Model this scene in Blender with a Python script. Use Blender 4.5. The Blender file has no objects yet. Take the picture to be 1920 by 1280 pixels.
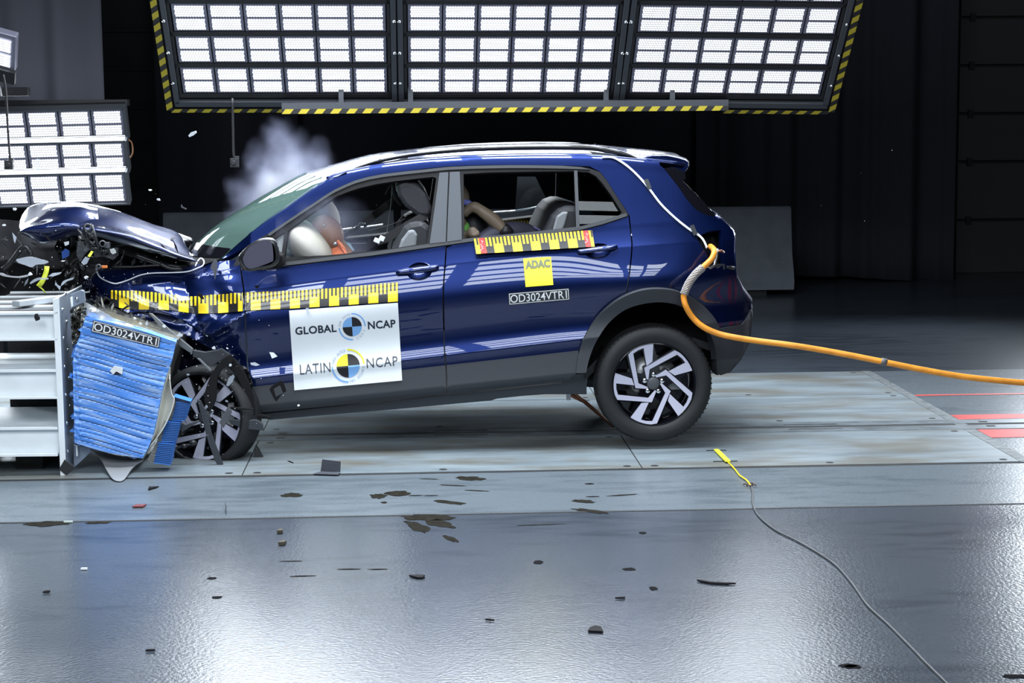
import bpy, bmesh, math, random
from mathutils import Vector, Matrix, noise
from mathutils.geometry import delaunay_2d_cdt
random.seed(7)
R = math.radians
sc = bpy.context.scene
C = sc.collection
# ------------------------------------------------------------------ camera
F, CH, CD = 3430.0, 1.85, 10.0
YAW, PIT, ROLL = R(3.0), R(7.0), R(0.45)
_f = Vector((math.sin(YAW) * math.cos(PIT), math.cos(YAW) * math.cos(PIT), -math.sin(PIT)))
_r0 = Vector((math.cos(YAW), -math.sin(YAW), 0))
_u0 = _r0.cross(_f)
_r = _r0 * math.cos(ROLL) - _u0 * math.sin(ROLL)
_u = _u0 * math.cos(ROLL) + _r0 * math.sin(ROLL)
CAMLOC = Vector((0, -CD, CH))
cam = bpy.data.cameras.new('camera')
cam.sensor_width = 36.0
cam.lens = F * 36.0 / 1920.0
cam.clip_start = 0.05
camo = bpy.data.objects.new('camera', cam)
C.objects.link(camo)
m3 = Matrix((_r, _u, -_f)).transposed()
camo.matrix_world = Matrix.Translation(CAMLOC) @ m3.to_4x4()
sc.camera = camo
# ------------------------------------------------------------------ world, exposure
w = bpy.data.worlds.new('hall_dark')
sc.world = w
w.use_nodes = True
w.node_tree.nodes['Background'].inputs[0].default_value = (0.02, 0.03, 0.05, 1)
w.node_tree.nodes['Background'].inputs[1].default_value = 0.25
sc.view_settings.view_transform = 'Standard'
sc.view_settings.look = 'None'
sc.view_settings.exposure = 0.0
sc.view_settings.gamma = 1.0
sc.view_settings.use_curve_mapping = False
sc.cycles.max_bounces = 8
sc.cycles.transparent_max_bounces = 16
sc.cycles.sample_clamp_indirect = 6.0
sc.cycles.volume_step_rate = 1.5


def area(name, loc, target, sx, sy, power, col=(0.86, 0.93, 1.0), spread=180):
    l = bpy.data.lights.new(name, 'AREA')
    l.shape = 'RECTANGLE'
    l.size, l.size_y, l.energy, l.color = sx, sy, power, col
    l.spread = R(spread)
    o = bpy.data.objects.new(name, l)
    C.objects.link(o)
    o.location = loc
    d = Vector(target) - Vector(loc)
    o.rotation_euler = d.to_track_quat('-Z', 'Z').to_euler()
    return o


LED_POWER = 11.0
# floodlight rows on the camera side of the hall, above and behind the photographer
for bx_ in (-3.9, -2.5, -1.1, 0.3, 1.7, 3.1):
    for k in range(5):
        area('hall_floodlight', (bx_ + 0.4, -8.4 + 0.5 * k, 3.9 + 0.40 * k), (bx_ * 0.55, -0.2, 0.5), 1.15, 0.40, 27 if bx_ < -1.5 else 17)
# ceiling floodlights over the impact zone
for bx_ in (-2.3, -1.3, -0.3, 0.7, 1.7):
    for k in range(3):
        area('ceiling_floodlight', (bx_, -1.2 + 0.9 * k, 5.2), (bx_ * 0.95, -0.6 + 0.7 * k, 0), 0.8, 0.6, (14, 26, 42, 42, 22)[int(round((bx_ + 2.3)))], spread=130)


# unseen low fill lights added behind the car to brighten the floor under it
area('rear_fill_light', (-5.2, 4.2, 1.7), (-0.2, 1.7, 0), 1.2, 0.6, 70, spread=60)
area('rear_fill_light', (6.6, 7.5, 2.2), (0.9, 2.2, 0), 1.4, 0.7, 55, spread=60)


# ------------------------------------------------------------------ pixel -> place helpers
def ray(px, py):
    return _f + _r * ((px - 960) / F) + _u * ((640 - py) / F)


def PY(px, py, Y):
    d = ray(px, py)
    return CAMLOC + d * ((Y + CD) / d.y)


def PZ(px, py, Z=0.0):
    d = ray(px, py)
    return CAMLOC + d * ((Z - CH) / d.z)


def pix(p):
    v = Vector(p) - CAMLOC
    z = v.dot(_f)
    return (960 + F * v.dot(_r) / z, 640 - F * v.dot(_u) / z)


# ------------------------------------------------------------------ materials
MATS = {}


def nd(nt, typ, **kw):
    n = nt.nodes.new(typ)
    for k, v in kw.items():
        if k.startswith('i_'):
            key = k[2:]
            n.inputs[int(key) if key.isdigit() else key].default_value = v
        else:
            setattr(n, k, v)
    return n


def mat(name, col=(0.5, 0.5, 0.5), rough=0.5, metal=0.0, coat=0.0, coatr=0.03, spec=0.5, noise_s=0, noise_a=0.0, bump=0.0,
        bump_s=60, alpha=1.0, trans=0.0, emit=None, ior=1.45, sheen=0.0):
    if name in MATS:
        return MATS[name]
    m = bpy.data.materials.new(name)
    m.use_nodes = True
    nt = m.node_tree
    b = nt.nodes['Principled BSDF']
    b.inputs['Base Color'].default_value = (*col, 1)
    b.inputs['Roughness'].default_value = rough
    b.inputs['Metallic'].default_value = metal
    b.inputs['Coat Weight'].default_value = coat
    b.inputs['Coat Roughness'].default_value = coatr
    b.inputs['Specular IOR Level'].default_value = spec
    b.inputs['Alpha'].default_value = alpha
    b.inputs['Transmission Weight'].default_value = trans
    b.inputs['IOR'].default_value = ior
    if emit:
        b.inputs['Emission Color'].default_value = (*emit[0], 1)
        b.inputs['Emission Strength'].default_value = emit[1]
    if noise_a or bump:
        tc = nd(nt, 'ShaderNodeTexCoord')
    if noise_a:
        nz = nd(nt, 'ShaderNodeTexNoise', i_Scale=noise_s, i_Detail=5.0)
        nt.links.new(tc.outputs['Object'], nz.inputs['Vector'])
        mr = nd(nt, 'ShaderNodeMapRange', i_1=0.3, i_2=0.7, i_3=1 - noise_a, i_4=1 + noise_a)
        nt.links.new(nz.outputs['Fac'], mr.inputs[0])
        mx = nd(nt, 'ShaderNodeVectorMath', operation='SCALE')
        mx.inputs[0].default_value = col
        nt.links.new(mr.outputs[0], mx.inputs['Scale'])
        nt.links.new(mx.outputs[0], b.inputs['Base Color'])
    if bump:
        nb = nd(nt, 'ShaderNodeTexNoise', i_Scale=bump_s, i_Detail=3.0)
        nt.links.new(tc.outputs['Object'], nb.inputs['Vector'])
        bp = nd(nt, 'ShaderNodeBump', i_Strength=bump, i_Distance=0.01)
        nt.links.new(nb.outputs['Fac'], bp.inputs['Height'])
        nt.links.new(bp.outputs[0], b.inputs['Normal'])
    MATS[name] = m
    return m


def glass(name, tint, refl=1.0, haze=0.0, hazecol=(0.3, 0.5, 0.42)):
    """thin sheet glass: tinted see-through with a mirror reflection by angle"""
    if name in MATS:
        return MATS[name]
    m = bpy.data.materials.new(name)
    m.use_nodes = True
    nt = m.node_tree
    nt.nodes.remove(nt.nodes['Principled BSDF'])
    out = nt.nodes['Material Output']
    tr = nd(nt, 'ShaderNodeBsdfTransparent')
    tr.inputs[0].default_value = (*tint, 1)
    gl = nd(nt, 'ShaderNodeBsdfGlossy')
    gl.inputs['Roughness'].default_value = 0.01
    gl.inputs['Color'].default_value = (refl, refl, refl, 1)
    fr = nd(nt, 'ShaderNodeFresnel')
    ge = nd(nt, 'ShaderNodeNewGeometry')
    io = nd(nt, 'ShaderNodeMapRange', i_1=0.0, i_2=1.0, i_3=1.55, i_4=1 / 1.55)
    nt.links.new(ge.outputs['Backfacing'], io.inputs[0])
    nt.links.new(io.outputs[0], fr.inputs[0])
    mx = nd(nt, 'ShaderNodeMixShader')
    base = tr
    if haze:
        df = nd(nt, 'ShaderNodeBsdfDiffuse')
        df.inputs[0].default_value = (*hazecol, 1)
        mh = nd(nt, 'ShaderNodeMixShader', i_0=haze)
        nt.links.new(tr.outputs[0], mh.inputs[1])
        nt.links.new(df.outputs[0], mh.inputs[2])
        base = mh
    nt.links.new(fr.outputs[0], mx.inputs[0])
    nt.links.new(base.outputs[0], mx.inputs[1])
    nt.links.new(gl.outputs[0], mx.inputs[2])
    nt.links.new(mx.outputs[0], out.inputs[0])
    MATS[name] = m
    return m


PAINT = mat('blue_paint', (0.003, 0.0125, 0.080), 0.34, 0.78, coat=1.0, coatr=0.012, spec=0.5)
CLAD = mat('grey_cladding', (0.030, 0.034, 0.042), 0.55, bump=0.15, bump_s=900)
TRIMB = mat('black_trim', (0.008, 0.008, 0.009), 0.6, spec=0.2)
GLOSSB = mat('gloss_black', (0.004, 0.004, 0.006), 0.08, coat=0.5)
INTER = mat('cabin_plastic', (0.012, 0.012, 0.014), 0.6)
BPIL = mat('pillar_film', (0.050, 0.058, 0.070), 0.42, coat=0.1)
RUBBER = mat('tyre_rubber', (0.013, 0.014, 0.016), 0.65)
MACH = mat('machined_alloy', (0.60, 0.60, 0.74), 0.35, 0.25)
STEEL = mat('steel', (0.42, 0.43, 0.45), 0.35, 0.9)
ALU = mat('alu_sheet', (0.60, 0.61, 0.60), 0.42, 0.6, bump=0.05, bump_s=20)
DARKST = mat('dark_steel', (0.035, 0.038, 0.043), 0.45, 0.4)
CHROME = mat('chrome', (0.75, 0.77, 0.8), 0.1, 1.0)
WHITE = mat('white_film', (0.80, 0.84, 0.87), 0.5)
PLASBLK = mat('black_plastic', (0.016, 0.017, 0.02), 0.4)
PLASGRY = mat('grey_plastic', (0.07, 0.075, 0.085), 0.5)
YELLOW = mat('yellow_film', (0.85, 0.66, 0.01), 0.5)
SHARD = mat('clear_shard', (0.55, 0.6, 0.68), 0.15, alpha=0.45)
WSHARD = mat('white_shard', (0.75, 0.78, 0.8), 0.35)


# ------------------------------------------------------------------ object helpers
def tag(o, label=None, cat=None, group=None, kind=None):
    if label: o['label'] = label
    if cat: o['category'] = cat
    if group: o['group'] = group
    if kind: o['kind'] = kind
    return o


def thing(name, label, cat, loc=(0, 0, 0), group=None, kind=None):
    o = bpy.data.objects.new(name, None)
    o.empty_display_size = 0.1
    C.objects.link(o)
    o.location = loc
    return tag(o, label, cat, group, kind)


def link(o, parent=None):
    C.objects.link(o)
    if parent is not None:
        o.parent = parent
        if parent.type == 'EMPTY':
            o.matrix_parent_inverse = Matrix.Translation(-Vector(parent.location))
    return o


class MB:
    def __init__(s):
        s.v, s.f, s.mi, s.sm = [], [], [], []

    def add(s, vs, fs, mi=0, smooth=False):
        b = len(s.v)
        s.v += [tuple(v) for v in vs]
        for f in fs:
            s.f.append(tuple(i + b for i in f))
            s.mi.append(mi)
            s.sm.append(smooth)
        return s

    def box(s, c, size, mi=0, rot=None):
        hx, hy, hz = size[0] / 2, size[1] / 2, size[2] / 2
        vs = [Vector((x, y, z)) for x in (-hx, hx) for y in (-hy, hy) for z in (-hz, hz)]
        if rot is not None:
            vs = [rot @ v for v in vs]
        vs = [v + Vector(c) for v in vs]
        return s.add(vs, [(0, 1, 3, 2), (4, 6, 7, 5), (0, 4, 5, 1), (2, 3, 7, 6), (0, 2, 6, 4), (1, 5, 7, 3)], mi)

    def tube(s, pts, r, n=8, mi=0, cap=True, flat=None):
        pts = [Vector(p) for p in pts]
        rs = r if isinstance(r, (list, tuple)) else [r] * len(pts)
        vs, fs = [], []
        t0 = (pts[1] - pts[0]).normalized()
        up = Vector((0, 0, 1)) if abs(t0.z) < 0.9 else Vector((1, 0, 0))
        side = t0.cross(up).normalized()
        for i, p in enumerate(pts):
            t = (pts[min(i + 1, len(pts) - 1)] - pts[max(i - 1, 0)]).normalized()
            side = (side - t * side.dot(t)).normalized()
            q = t.cross(side)
            for k in range(n):
                a = 2 * math.pi * k / n
                rr2 = rs[i] * (flat or 1.0)
                vs.append(p + side * math.cos(a) * rs[i] + q * math.sin(a) * rr2)
        for i in range(len(pts) - 1):
            for k in range(n):
                fs.append((i * n + k, i * n + (k + 1) % n, (i + 1) * n + (k + 1) % n, (i + 1) * n + k))
        s.add(vs, fs, mi, True)
        if cap:
            s.add(vs[:n], [tuple(range(n))[::-1]], mi)
            s.add(vs[-n:], [tuple(range(n))], mi)
        return s

    def lathe(s, prof, c, axis=(0, 1, 0), n=32, mi=0, smooth=True, cap=False):
        ax = Vector(axis).normalized()
        e1 = ax.orthogonal().normalized()
        e2 = ax.cross(e1)
        vs, fs = [], []
        for (r, h) in prof:
            for k in range(n):
                a = 2 * math.pi * k / n
                vs.append(Vector(c) + ax * h + (e1 * math.cos(a) + e2 * math.sin(a)) * r)
        m = len(prof)
        for i in range(m - 1):
            for k in range(n):
                fs.append((i * n + k, i * n + (k + 1) % n, (i + 1) * n + (k + 1) % n, (i + 1) * n + k))
        s.add(vs, fs, mi, smooth)
        if cap:
            s.add(vs[:n], [tuple(range(n))[::-1]], mi)
            s.add(vs[-n:], [tuple(range(n))], mi)
        return s

    def grid(s, rows, mi=0, smooth=True, closed=False):
        n = len(rows[0])
        vs = [p for r_ in rows for p in r_]
        fs = []
        for i in range(len(rows) - 1):
            for k in range(n if closed else n - 1):
                k2 = (k + 1) % n
                fs.append((i * n + k, i * n + k2, (i + 1) * n + k2, (i + 1) * n + k))
        return s.add(vs, fs, mi, smooth)

    def ell(s, c, rad, n=16, m=10, mi=0, rot=None):
        rows = []
        for i in range(m + 1):
            th = math.pi * i / m
            row = []
            for k in range(n):
                a = 2 * math.pi * k / n
                v = Vector((rad[0] * math.sin(th) * math.cos(a), rad[1] * math.sin(th) * math.sin(a), rad[2] * math.cos(th)))
                if rot is not None: v = rot @ v
                row.append(v + Vector(c))
            rows.append(row)
        return s.grid(rows, mi, True, True)

    def prism(s, poly, ext, mi=0):
        """poly: list of 3-D points (planar-ish), ext: vector"""
        n = len(poly)
        ext = Vector(ext)
        a = [Vector(p) for p in poly]
        b = [p + ext for p in a]
        fs = [tuple(range(n)), tuple(range(2 * n - 1, n - 1, -1))]
        fs += [(i, i + n, (i + 1) % n + n, (i + 1) % n) for i in range(n)]
        return s.add(a + b, fs, mi)

    def build(s, name, mats, parent=None, label=None, bevel=0, solid=0, subd=0, fixn=True):
        me = bpy.data.meshes.new(name)
        me.from_pydata(s.v, [], s.f)
        for m in (mats if isinstance(mats, (list, tuple)) else [mats]):
            me.materials.append(m)
        me.polygons.foreach_set('material_index', s.mi)
        me.polygons.foreach_set('use_smooth', s.sm)
        if fixn:
            bm = bmesh.new()
            bm.from_mesh(me)
            bmesh.ops.remove_doubles(bm, verts=bm.verts, dist=1e-5)
            bmesh.ops.recalc_face_normals(bm, faces=bm.faces)
            bm.to_mesh(me)
            bm.free()
        me.update()
        o = bpy.data.objects.new(name, me)
        link(o, parent)
        if label: o['label'] = label
        if solid:
            md = o.modifiers.new('s', 'SOLIDIFY')
            md.thickness = solid
            md.offset = 0
        if bevel:
            md = o.modifiers.new('b', 'BEVEL')
            md.width = bevel
            md.segments = 2
            md.limit_method = 'ANGLE'
            md.angle_limit = R(40)
        if subd:
            md = o.modifiers.new('u', 'SUBSURF')
            md.levels = md.render_levels = subd
        return o


def cat(pts, n=6, closed=False):
    """Catmull-Rom through points (tuples of any dimension)"""
    P = [tuple(p) for p in pts]
    m = len(P)
    out = []
    rng = range(m) if closed else range(m - 1)
    for i in rng:
        p0 = P[(i - 1) % m] if closed or i > 0 else P[i]
        p1, p2 = P[i], P[(i + 1) % m]
        p3 = P[(i + 2) % m] if closed or i + 2 < m else p2
        for k in range(n):
            t = k / n
            out.append(tuple(0.5 * (2 * b + (c - a) * t + (2 * a - 5 * b + 4 * c - d) * t * t + (3 * b - a - 3 * c + d) * t ** 3)
                             for a, b, c, d in zip(p0, p1, p2, p3)))
    if not closed:
        out.append(P[-1])
    return out


class Curve1:
    """monotone cubic y(x)"""

    def __init__(s, pts):
        s.x = [p[0] for p in pts]
        s.y = [p[1] for p in pts]
        n = len(pts)
        d = [(s.y[i + 1] - s.y[i]) / (s.x[i + 1] - s.x[i]) for i in range(n - 1)]
        m = [d[0]] + [0.0] * (n - 2) + [d[-1]]
        for i in range(1, n - 1):
            m[i] = 0.5 * (d[i - 1] + d[i])
        s.m = m

    def __call__(s, x):
        X = s.x
        if x <= X[0]: return s.y[0] + s.m[0] * (x - X[0])
        if x >= X[-1]: return s.y[-1] + s.m[-1] * (x - X[-1])
        i = 0
        while x > X[i + 1]: i += 1
        h = X[i + 1] - X[i]
        t = (x - X[i]) / h
        return herm(s.y[i], s.y[i + 1], s.m[i] * h, s.m[i + 1] * h, t)


def herm(a, b, ma, mb, t):
    t2, t3 = t * t, t * t * t
    return (2 * t3 - 3 * t2 + 1) * a + (t3 - 2 * t2 + t) * ma + (-2 * t3 + 3 * t2) * b + (t3 - t2) * mb


def inside(p, poly):
    x, y = p
    c = False
    n = len(poly)
    j = n - 1
    for i in range(n):
        xi, yi = poly[i]
        xj, yj = poly[j]
        if (yi > y) != (yj > y) and x < (xj - xi) * (y - yi) / (yj - yi) + xi:
            c = not c
        j = i
    return c


def resample(poly, step):
    out = []
    n = len(poly)
    for i in range(n):
        a, b = poly[i], poly[(i + 1) % n]
        L = math.hypot(b[0] - a[0], b[1] - a[1])
        if L < 1e-6: continue
        k = max(1, int(round(L / step)))
        out += [(a[0] + (b[0] - a[0]) * j / k, a[1] + (b[1] - a[1]) * j / k) for j in range(k)]
    return out


def fill2d(outline, holes=(), step=8.0, rowf=None):
    """triangles inside a 2-D outline; returns verts, tris"""
    polys = [resample(outline, step)] + [resample(h, step) for h in holes]
    vs, es = [], []
    for p in polys:
        b = len(vs)
        vs += p
        es += [(b + i, b + (i + 1) % len(p)) for i in range(len(p))]
    bnd = list(vs)
    xs = [p[0] for p in polys[0]]
    ys = [p[1] for p in polys[0]]
    cell = {}
    for p in bnd:
        cell.setdefault((int(p[0] // step), int(p[1] // step)), []).append(p)
    cand = []
    if rowf:
        x = min(xs) + step * 0.4
        while x < max(xs):
            cand += [(x, y) for y in rowf(x, step)]
            x += step * 0.8
    else:
        y = min(ys) + step * 0.5
        while y < max(ys):
            x = min(xs) + step * 0.5
            while x < max(xs):
                cand.append((x, y))
                x += step
            y += step
    for (x, y) in cand:
        if min(ys) < y < max(ys):
            q = (x, y)
            if inside(q, polys[0]) and not any(inside(q, h) for h in polys[1:]):
                ci, cj = int(x // step), int(y // step)
                ok = True
                for a in (-1, 0, 1):
                    for b in (-1, 0, 1):
                        for p in cell.get((ci + a, cj + b), ()):
                            if (p[0] - x) ** 2 + (p[1] - y) ** 2 < (0.5 * step) ** 2: ok = False
                if ok: vs.append(q)
    r_ = delaunay_2d_cdt([Vector(v) for v in vs], es, [], 0, 1e-5)
    V = [(v.x, v.y) for v in r_[0]]
    T = []
    for f in r_[2]:
        c = (sum(V[i][0] for i in f) / 3, sum(V[i][1] for i in f) / 3)
        if inside(c, polys[0]) and not any(inside(c, h) for h in polys[1:]):
            T.append(tuple(f))
    return V, T
# ------------------------------------------------------------------ the car's side as one surface: depth behind the widest plane
YC = 0.88                       # the car's centre plane
PXM = 343.0
XS = (440, 540, 640, 740, 837, 940, 1085, 1180, 1300, 1400)


def cv(*ys, keep=0.25):
    """long smooth line: least-squares cubic through the readings"""
    xs = [(x - 900) / 500 for x in XS]
    n = 4
    A = [[sum(x ** (i + j) for x in xs) for j in range(n)] + [sum(y * x ** i for x, y in zip(xs, ys))] for i in range(n)]
    for i in range(n):
        p = A[i][i]
        A[i] = [v / p for v in A[i]]
        for j in range(n):
            if j != i:
                q = A[j][i]
                A[j] = [a - q * b for a, b in zip(A[j], A[i])]
    c = [A[i][n] for i in range(n)]
    return lambda x: sum(c[i] * ((x - 900) / 500) ** i for i in range(n))


c_sill = cv(791, 783, 775, 766, 757, 749, 737, 728, 718, 710)
c_dbot = cv(778, 769, 758, 748, 739, 728, 712, 702, 690, 680)
c_clad = cv(729, 718, 706, 695, 685, 674, 657, 646, 632, 620)
c_ridge = cv(714, 702, 690, 678, 666, 654, 636, 625, 611, 598)
c_crease = cv(548, 535, 522, 509, 495, 485, 471, 464, 455, 448)
c_belt = cv(512, 500, 487.5, 475.5, 463, 450, 434, 425, 415, 408)
c_dlo = Curve1([(405, 508), (440, 474), (502, 438), (552, 404), (590, 379), (612, 364), (644, 347), (690, 331), (757, 321), (837, 312), (955, 309),
                (1055, 310), (1140, 313), (1230, 320), (1300, 334), (1400, 360)])
c_roof = Curve1([(395, 500), (412, 485), (447, 455), (490, 419), (540, 384), (602, 341), (618, 333), (650, 322), (765, 304), (837, 298), (930, 294),
                 (1130, 294), (1200, 300), (1290, 310), (1400, 330)])
c_end = Curve1([(100, 0.10), (200, 0.03), (300, 0.01), (440, 0.0), (800, 0.0), (1180, 0.0), (1240, 0.010), (1300, 0.035), (1340, 0.075), (1370, 0.14), (1395, 0.24),
                (1412, 0.36)])


def gauss(px, py, x, y, sx, sy, rot=0.0):
    dx, dy = px - x, py - y
    if rot:
        c, s = math.cos(rot), math.sin(rot)
        dx, dy = dx * c + dy * s, -dx * s + dy * c
    q = (dx / sx) ** 2 + (dy / sy) ** 2
    return math.exp(-q) if q < 12 else 0.0


def fold(v, w_):
    """smooth |v|-like ridge falling to 0 beyond w_"""
    v = abs(v) / w_
    return (1 - v) ** 2 * (1 + 0.5 * v) if v < 1 else 0.0


def Yd(px, py):
    cr, be = c_crease(px), c_belt(px)
    dl, ro = c_dlo(px), c_roof(px)
    if dl > be - 4: dl = be - 4
    if ro > dl - 3: ro = dl - 3
    hd = (be - dl) / PXM
    dd = 0.042 + 0.55 * (cr - be) / PXM + 0.38 * hd
    hr = (dl - ro) / PXM
    rg = c_ridge(px)
    K = ((c_sill(px), 0.085, -0.5, -0.5), (c_dbot(px), 0.045, -1.2, -1.2), (c_dbot(px) - 11, 0.006, -0.7, 0.16),
         (c_clad(px), 0.022, 0.12, 0.0), (rg, 0.014, -0.25, 0.40), (rg - 30, 0.036, 0.04, 0.04),
         (cr + 62, 0.0, 0.0, 0.0), (cr + 44, 0.006, 0.20, 0.20), (cr, 0.042, 0.36, 0.60), (be, 0.042 + 0.55 * (cr - be) / PXM, 0.50, 0.36), (dl, dd, 0.36, 0.44), (ro, dd + 0.50 * hr, 0.60, 0.60))
    if py >= K[0][0]:
        d = K[0][1] + (K[0][0] - py) / PXM * K[0][2]
    elif py <= K[-1][0]:
        d = K[-1][1] + (K[-1][0] - py) / PXM * 1.0
    else:
        i = 0
        while py < K[i + 1][0]: i += 1
        y0, d0, _, s0 = K[i]
        y1, d1, s1, _ = K[i + 1]
        h = max((y0 - y1) / PXM, 1e-5)
        d = herm(d0, d1, s0 * h, s1 * h, (y0 - py) / PXM / h)
    d += max(c_end(px), 0.0)
    d -= 0.030 * gauss(px, py, 1215, 545, 125, 62)
    if px < 470:                                       # the buckled wing
        k = min(1.0, (470 - px) / 40.0)
        n1 = noise.noise(Vector((px * 0.02, py * 0.028, 1.3)))
        e = 0.020 * n1
        yc = 529 - max(0.0, px - 345) * 0.27 + 3 * math.sin(px * 0.03)
        if py < yc: e += 0.55 * (yc - py) / PXM + 0.012
        e += 0.030 * fold((px - 346) - 0.35 * (py - 530), 40) * (1 if py > 520 else 0.4)
        e -= 0.030 * fold((py - 556) - 0.42 * (px - 235), 20) * (1 if px < 330 else max(0, 1 - (px - 330) / 40))
        e -= 0.035 * fold((py - 602) + 0.55 * (px - 435), 22) * (1 if px > 395 else max(0, 1 - (395 - px) / 40))
        e += 0.030 * gauss(px, py, 420, 565, 26, 22)
        e += 0.030 * gauss(px, py, 330, 602, 60, 12, 0.15)
        e -= 0.030 * gauss(px, py, 372, 606, 16, 12)
        e += 0.10 * max(0.0, (250 - px) / 100.0) ** 2
        d += k * e
    return d


def SP(px, py, off=0.0):
    return PY(px, py, Yd(px, py) + off)


def SN(px, py, e=1.2):
    a = SP(px + e, py) - SP(px - e, py)
    b = SP(px, py - e) - SP(px, py + e)
    n = a.cross(b).normalized()
    return n if n.y < 0 else -n


def set_normals(me, nv):
    """nv: dict vertex -> normal used for the smooth faces; flat ones keep their own"""
    out = []
    for p in me.polygons:
        for li in p.loop_indices:
            vi = me.loops[li].vertex_index
            n = nv.get(vi)
            out.append(tuple(n) if (n is not None and p.use_smooth) else tuple(p.normal))
    me.normals_split_custom_set(out)


def body_rows(x, step):
    """heights at column x that follow the body's own lines"""
    k = [c_roof(x) - 20, c_roof(x), c_dlo(x), c_belt(x), c_crease(x) - 2.2, c_crease(x), c_crease(x) + 2.2, c_crease(x) + 44, c_crease(x) + 62, c_ridge(x) - 30, c_ridge(x) - 2.0, c_ridge(x), c_ridge(x) + 2.0, c_clad(x), c_dbot(x) - 11, c_dbot(x), c_sill(x)]
    k = sorted(k)
    out = []
    for a, b in zip(k, k[1:]):
        m = max(1, int(math.ceil((b - a) / step - 0.2)))
        out += [a + (b - a) * j / m for j in range(m)]
    return out + [k[-1]]


def panel(name, outline, m, parent, holes=(), off=0.0, th=0.02, step=8.0, back=None, far=False, label=None, surf=SP, uv=None):
    V, T = fill2d(outline, holes, step, body_rows if surf is SP else None)
    n = len(V)
    P, N = [], []
    for (x, y) in V:
        if surf is SP:
            q = SN(x, y)
            p = SP(x, y, off)
        else:
            p = surf(x, y, off)
            a = surf(x + 1, y, off) - surf(x - 1, y, off)
            b = surf(x, y - 1, off) - surf(x, y + 1, off)
            q = a.cross(b).normalized()
            if q.y > 0: q = -q
        P.append(p)
        N.append(q)
    Q = [p - q * th for p, q in zip(P, N)]
    cnt = {}
    fs, mi, sm = [], [], []
    for (a, b, c) in T:
        nn = (P[b] - P[a]).cross(P[c] - P[a])
        if nn.dot(N[a]) < 0: b, c = c, b
        fs.append((a, b, c)); mi.append(0); sm.append(True)
        fs.append((a + n, c + n, b + n)); mi.append(1); sm.append(True)
        for e in ((a, b), (b, c), (c, a)):
            cnt[e] = 1
    for (a, b) in list(cnt):
        if (b, a) not in cnt:
            fs.append((b, a, a + n, b + n)); mi.append(2); sm.append(False)
    me = bpy.data.meshes.new(name)
    me.from_pydata(P + Q, [], fs)
    me.materials.append(m)
    me.materials.append(back or m)
    me.materials.append(m)
    me.polygons.foreach_set('material_index', mi)
    me.polygons.foreach_set('use_smooth', sm)
    if uv:
        ul = me.uv_layers.new(name='UVMap')
        for l in me.loops:
            x, y = V[l.vertex_index % n]
            ul.data[l.index].uv = uv(x, y)
    nv = {i: N[i] for i in range(n)}
    nv.update({i + n: -N[i] for i in range(n)})
    me.update()
    set_normals(me, nv)
    o = bpy.data.objects.new(name, me)
    link(o, parent)
    if label: o['label'] = label
    if far:
        f = mirrored(o, parent)
    return o


def mirrored(o, parent, name=None):
    """the same panel on the car's other side"""
    me0 = o.data
    me = bpy.data.meshes.new(name or o.name.split('.')[0])
    me.from_pydata([(v.co.x, 2 * YC - v.co.y, v.co.z) for v in me0.vertices], [], [tuple(p.vertices)[::-1] for p in me0.polygons])
    for m in me0.materials: me.materials.append(m)
    me.polygons.foreach_set('material_index', [p.material_index for p in me0.polygons])
    me.polygons.foreach_set('use_smooth', [p.use_smooth for p in me0.polygons])
    me.update()
    q = bpy.data.objects.new(name or o.name.split('.')[0], me)
    link(q, parent)
    return q
# ------------------------------------------------------------------ the hall: floor, track plates, walls
def floor_mat(name, c0, c1, rough, spec):
    m = mat(name, c1, rough, spec=spec)
    nt = m.node_tree
    b = nt.nodes['Principled BSDF']
    tc = nd(nt, 'ShaderNodeTexCoord')
    n1 = nd(nt, 'ShaderNodeTexNoise', i_Scale=1.3, i_Detail=6.0)
    n2 = nd(nt, 'ShaderNodeTexNoise', i_Scale=9.0, i_Detail=4.0)
    mp = nd(nt, 'ShaderNodeMapping')
    mp.inputs['Scale'].default_value = (0.35, 1.2, 1)
    nt.links.new(tc.outputs['Object'], mp.inputs[0])
    nt.links.new(mp.outputs[0], n1.inputs['Vector'])
    nt.links.new(mp.outputs[0], n2.inputs['Vector'])
    ad = nd(nt, 'ShaderNodeMath', operation='ADD')
    nt.links.new(n1.outputs['Fac'], ad.inputs[0])
    nt.links.new(n2.outputs['Fac'], ad.inputs[1])
    cr = nd(nt, 'ShaderNodeValToRGB')
    cr.color_ramp.elements[0].position = 0.72
    cr.color_ramp.elements[0].color = (*c0, 1)
    cr.color_ramp.elements[1].position = 1.2
    cr.color_ramp.elements[1].color = (*c1, 1)
    nt.links.new(ad.outputs[0], cr.inputs[0])
    nt.links.new(cr.outputs[0], b.inputs['Base Color'])
    nb = nd(nt, 'ShaderNodeTexNoise', i_Scale=70.0, i_Detail=2.0)
    nt.links.new(tc.outputs['Object'], nb.inputs['Vector'])
    bp = nd(nt, 'ShaderNodeBump', i_Strength=0.20, i_Distance=0.006)
    nt.links.new(nb.outputs['Fac'], bp.inputs['Height'])
    nt.links.new(bp.outputs[0], b.inputs['Normal'])
    return m


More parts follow.
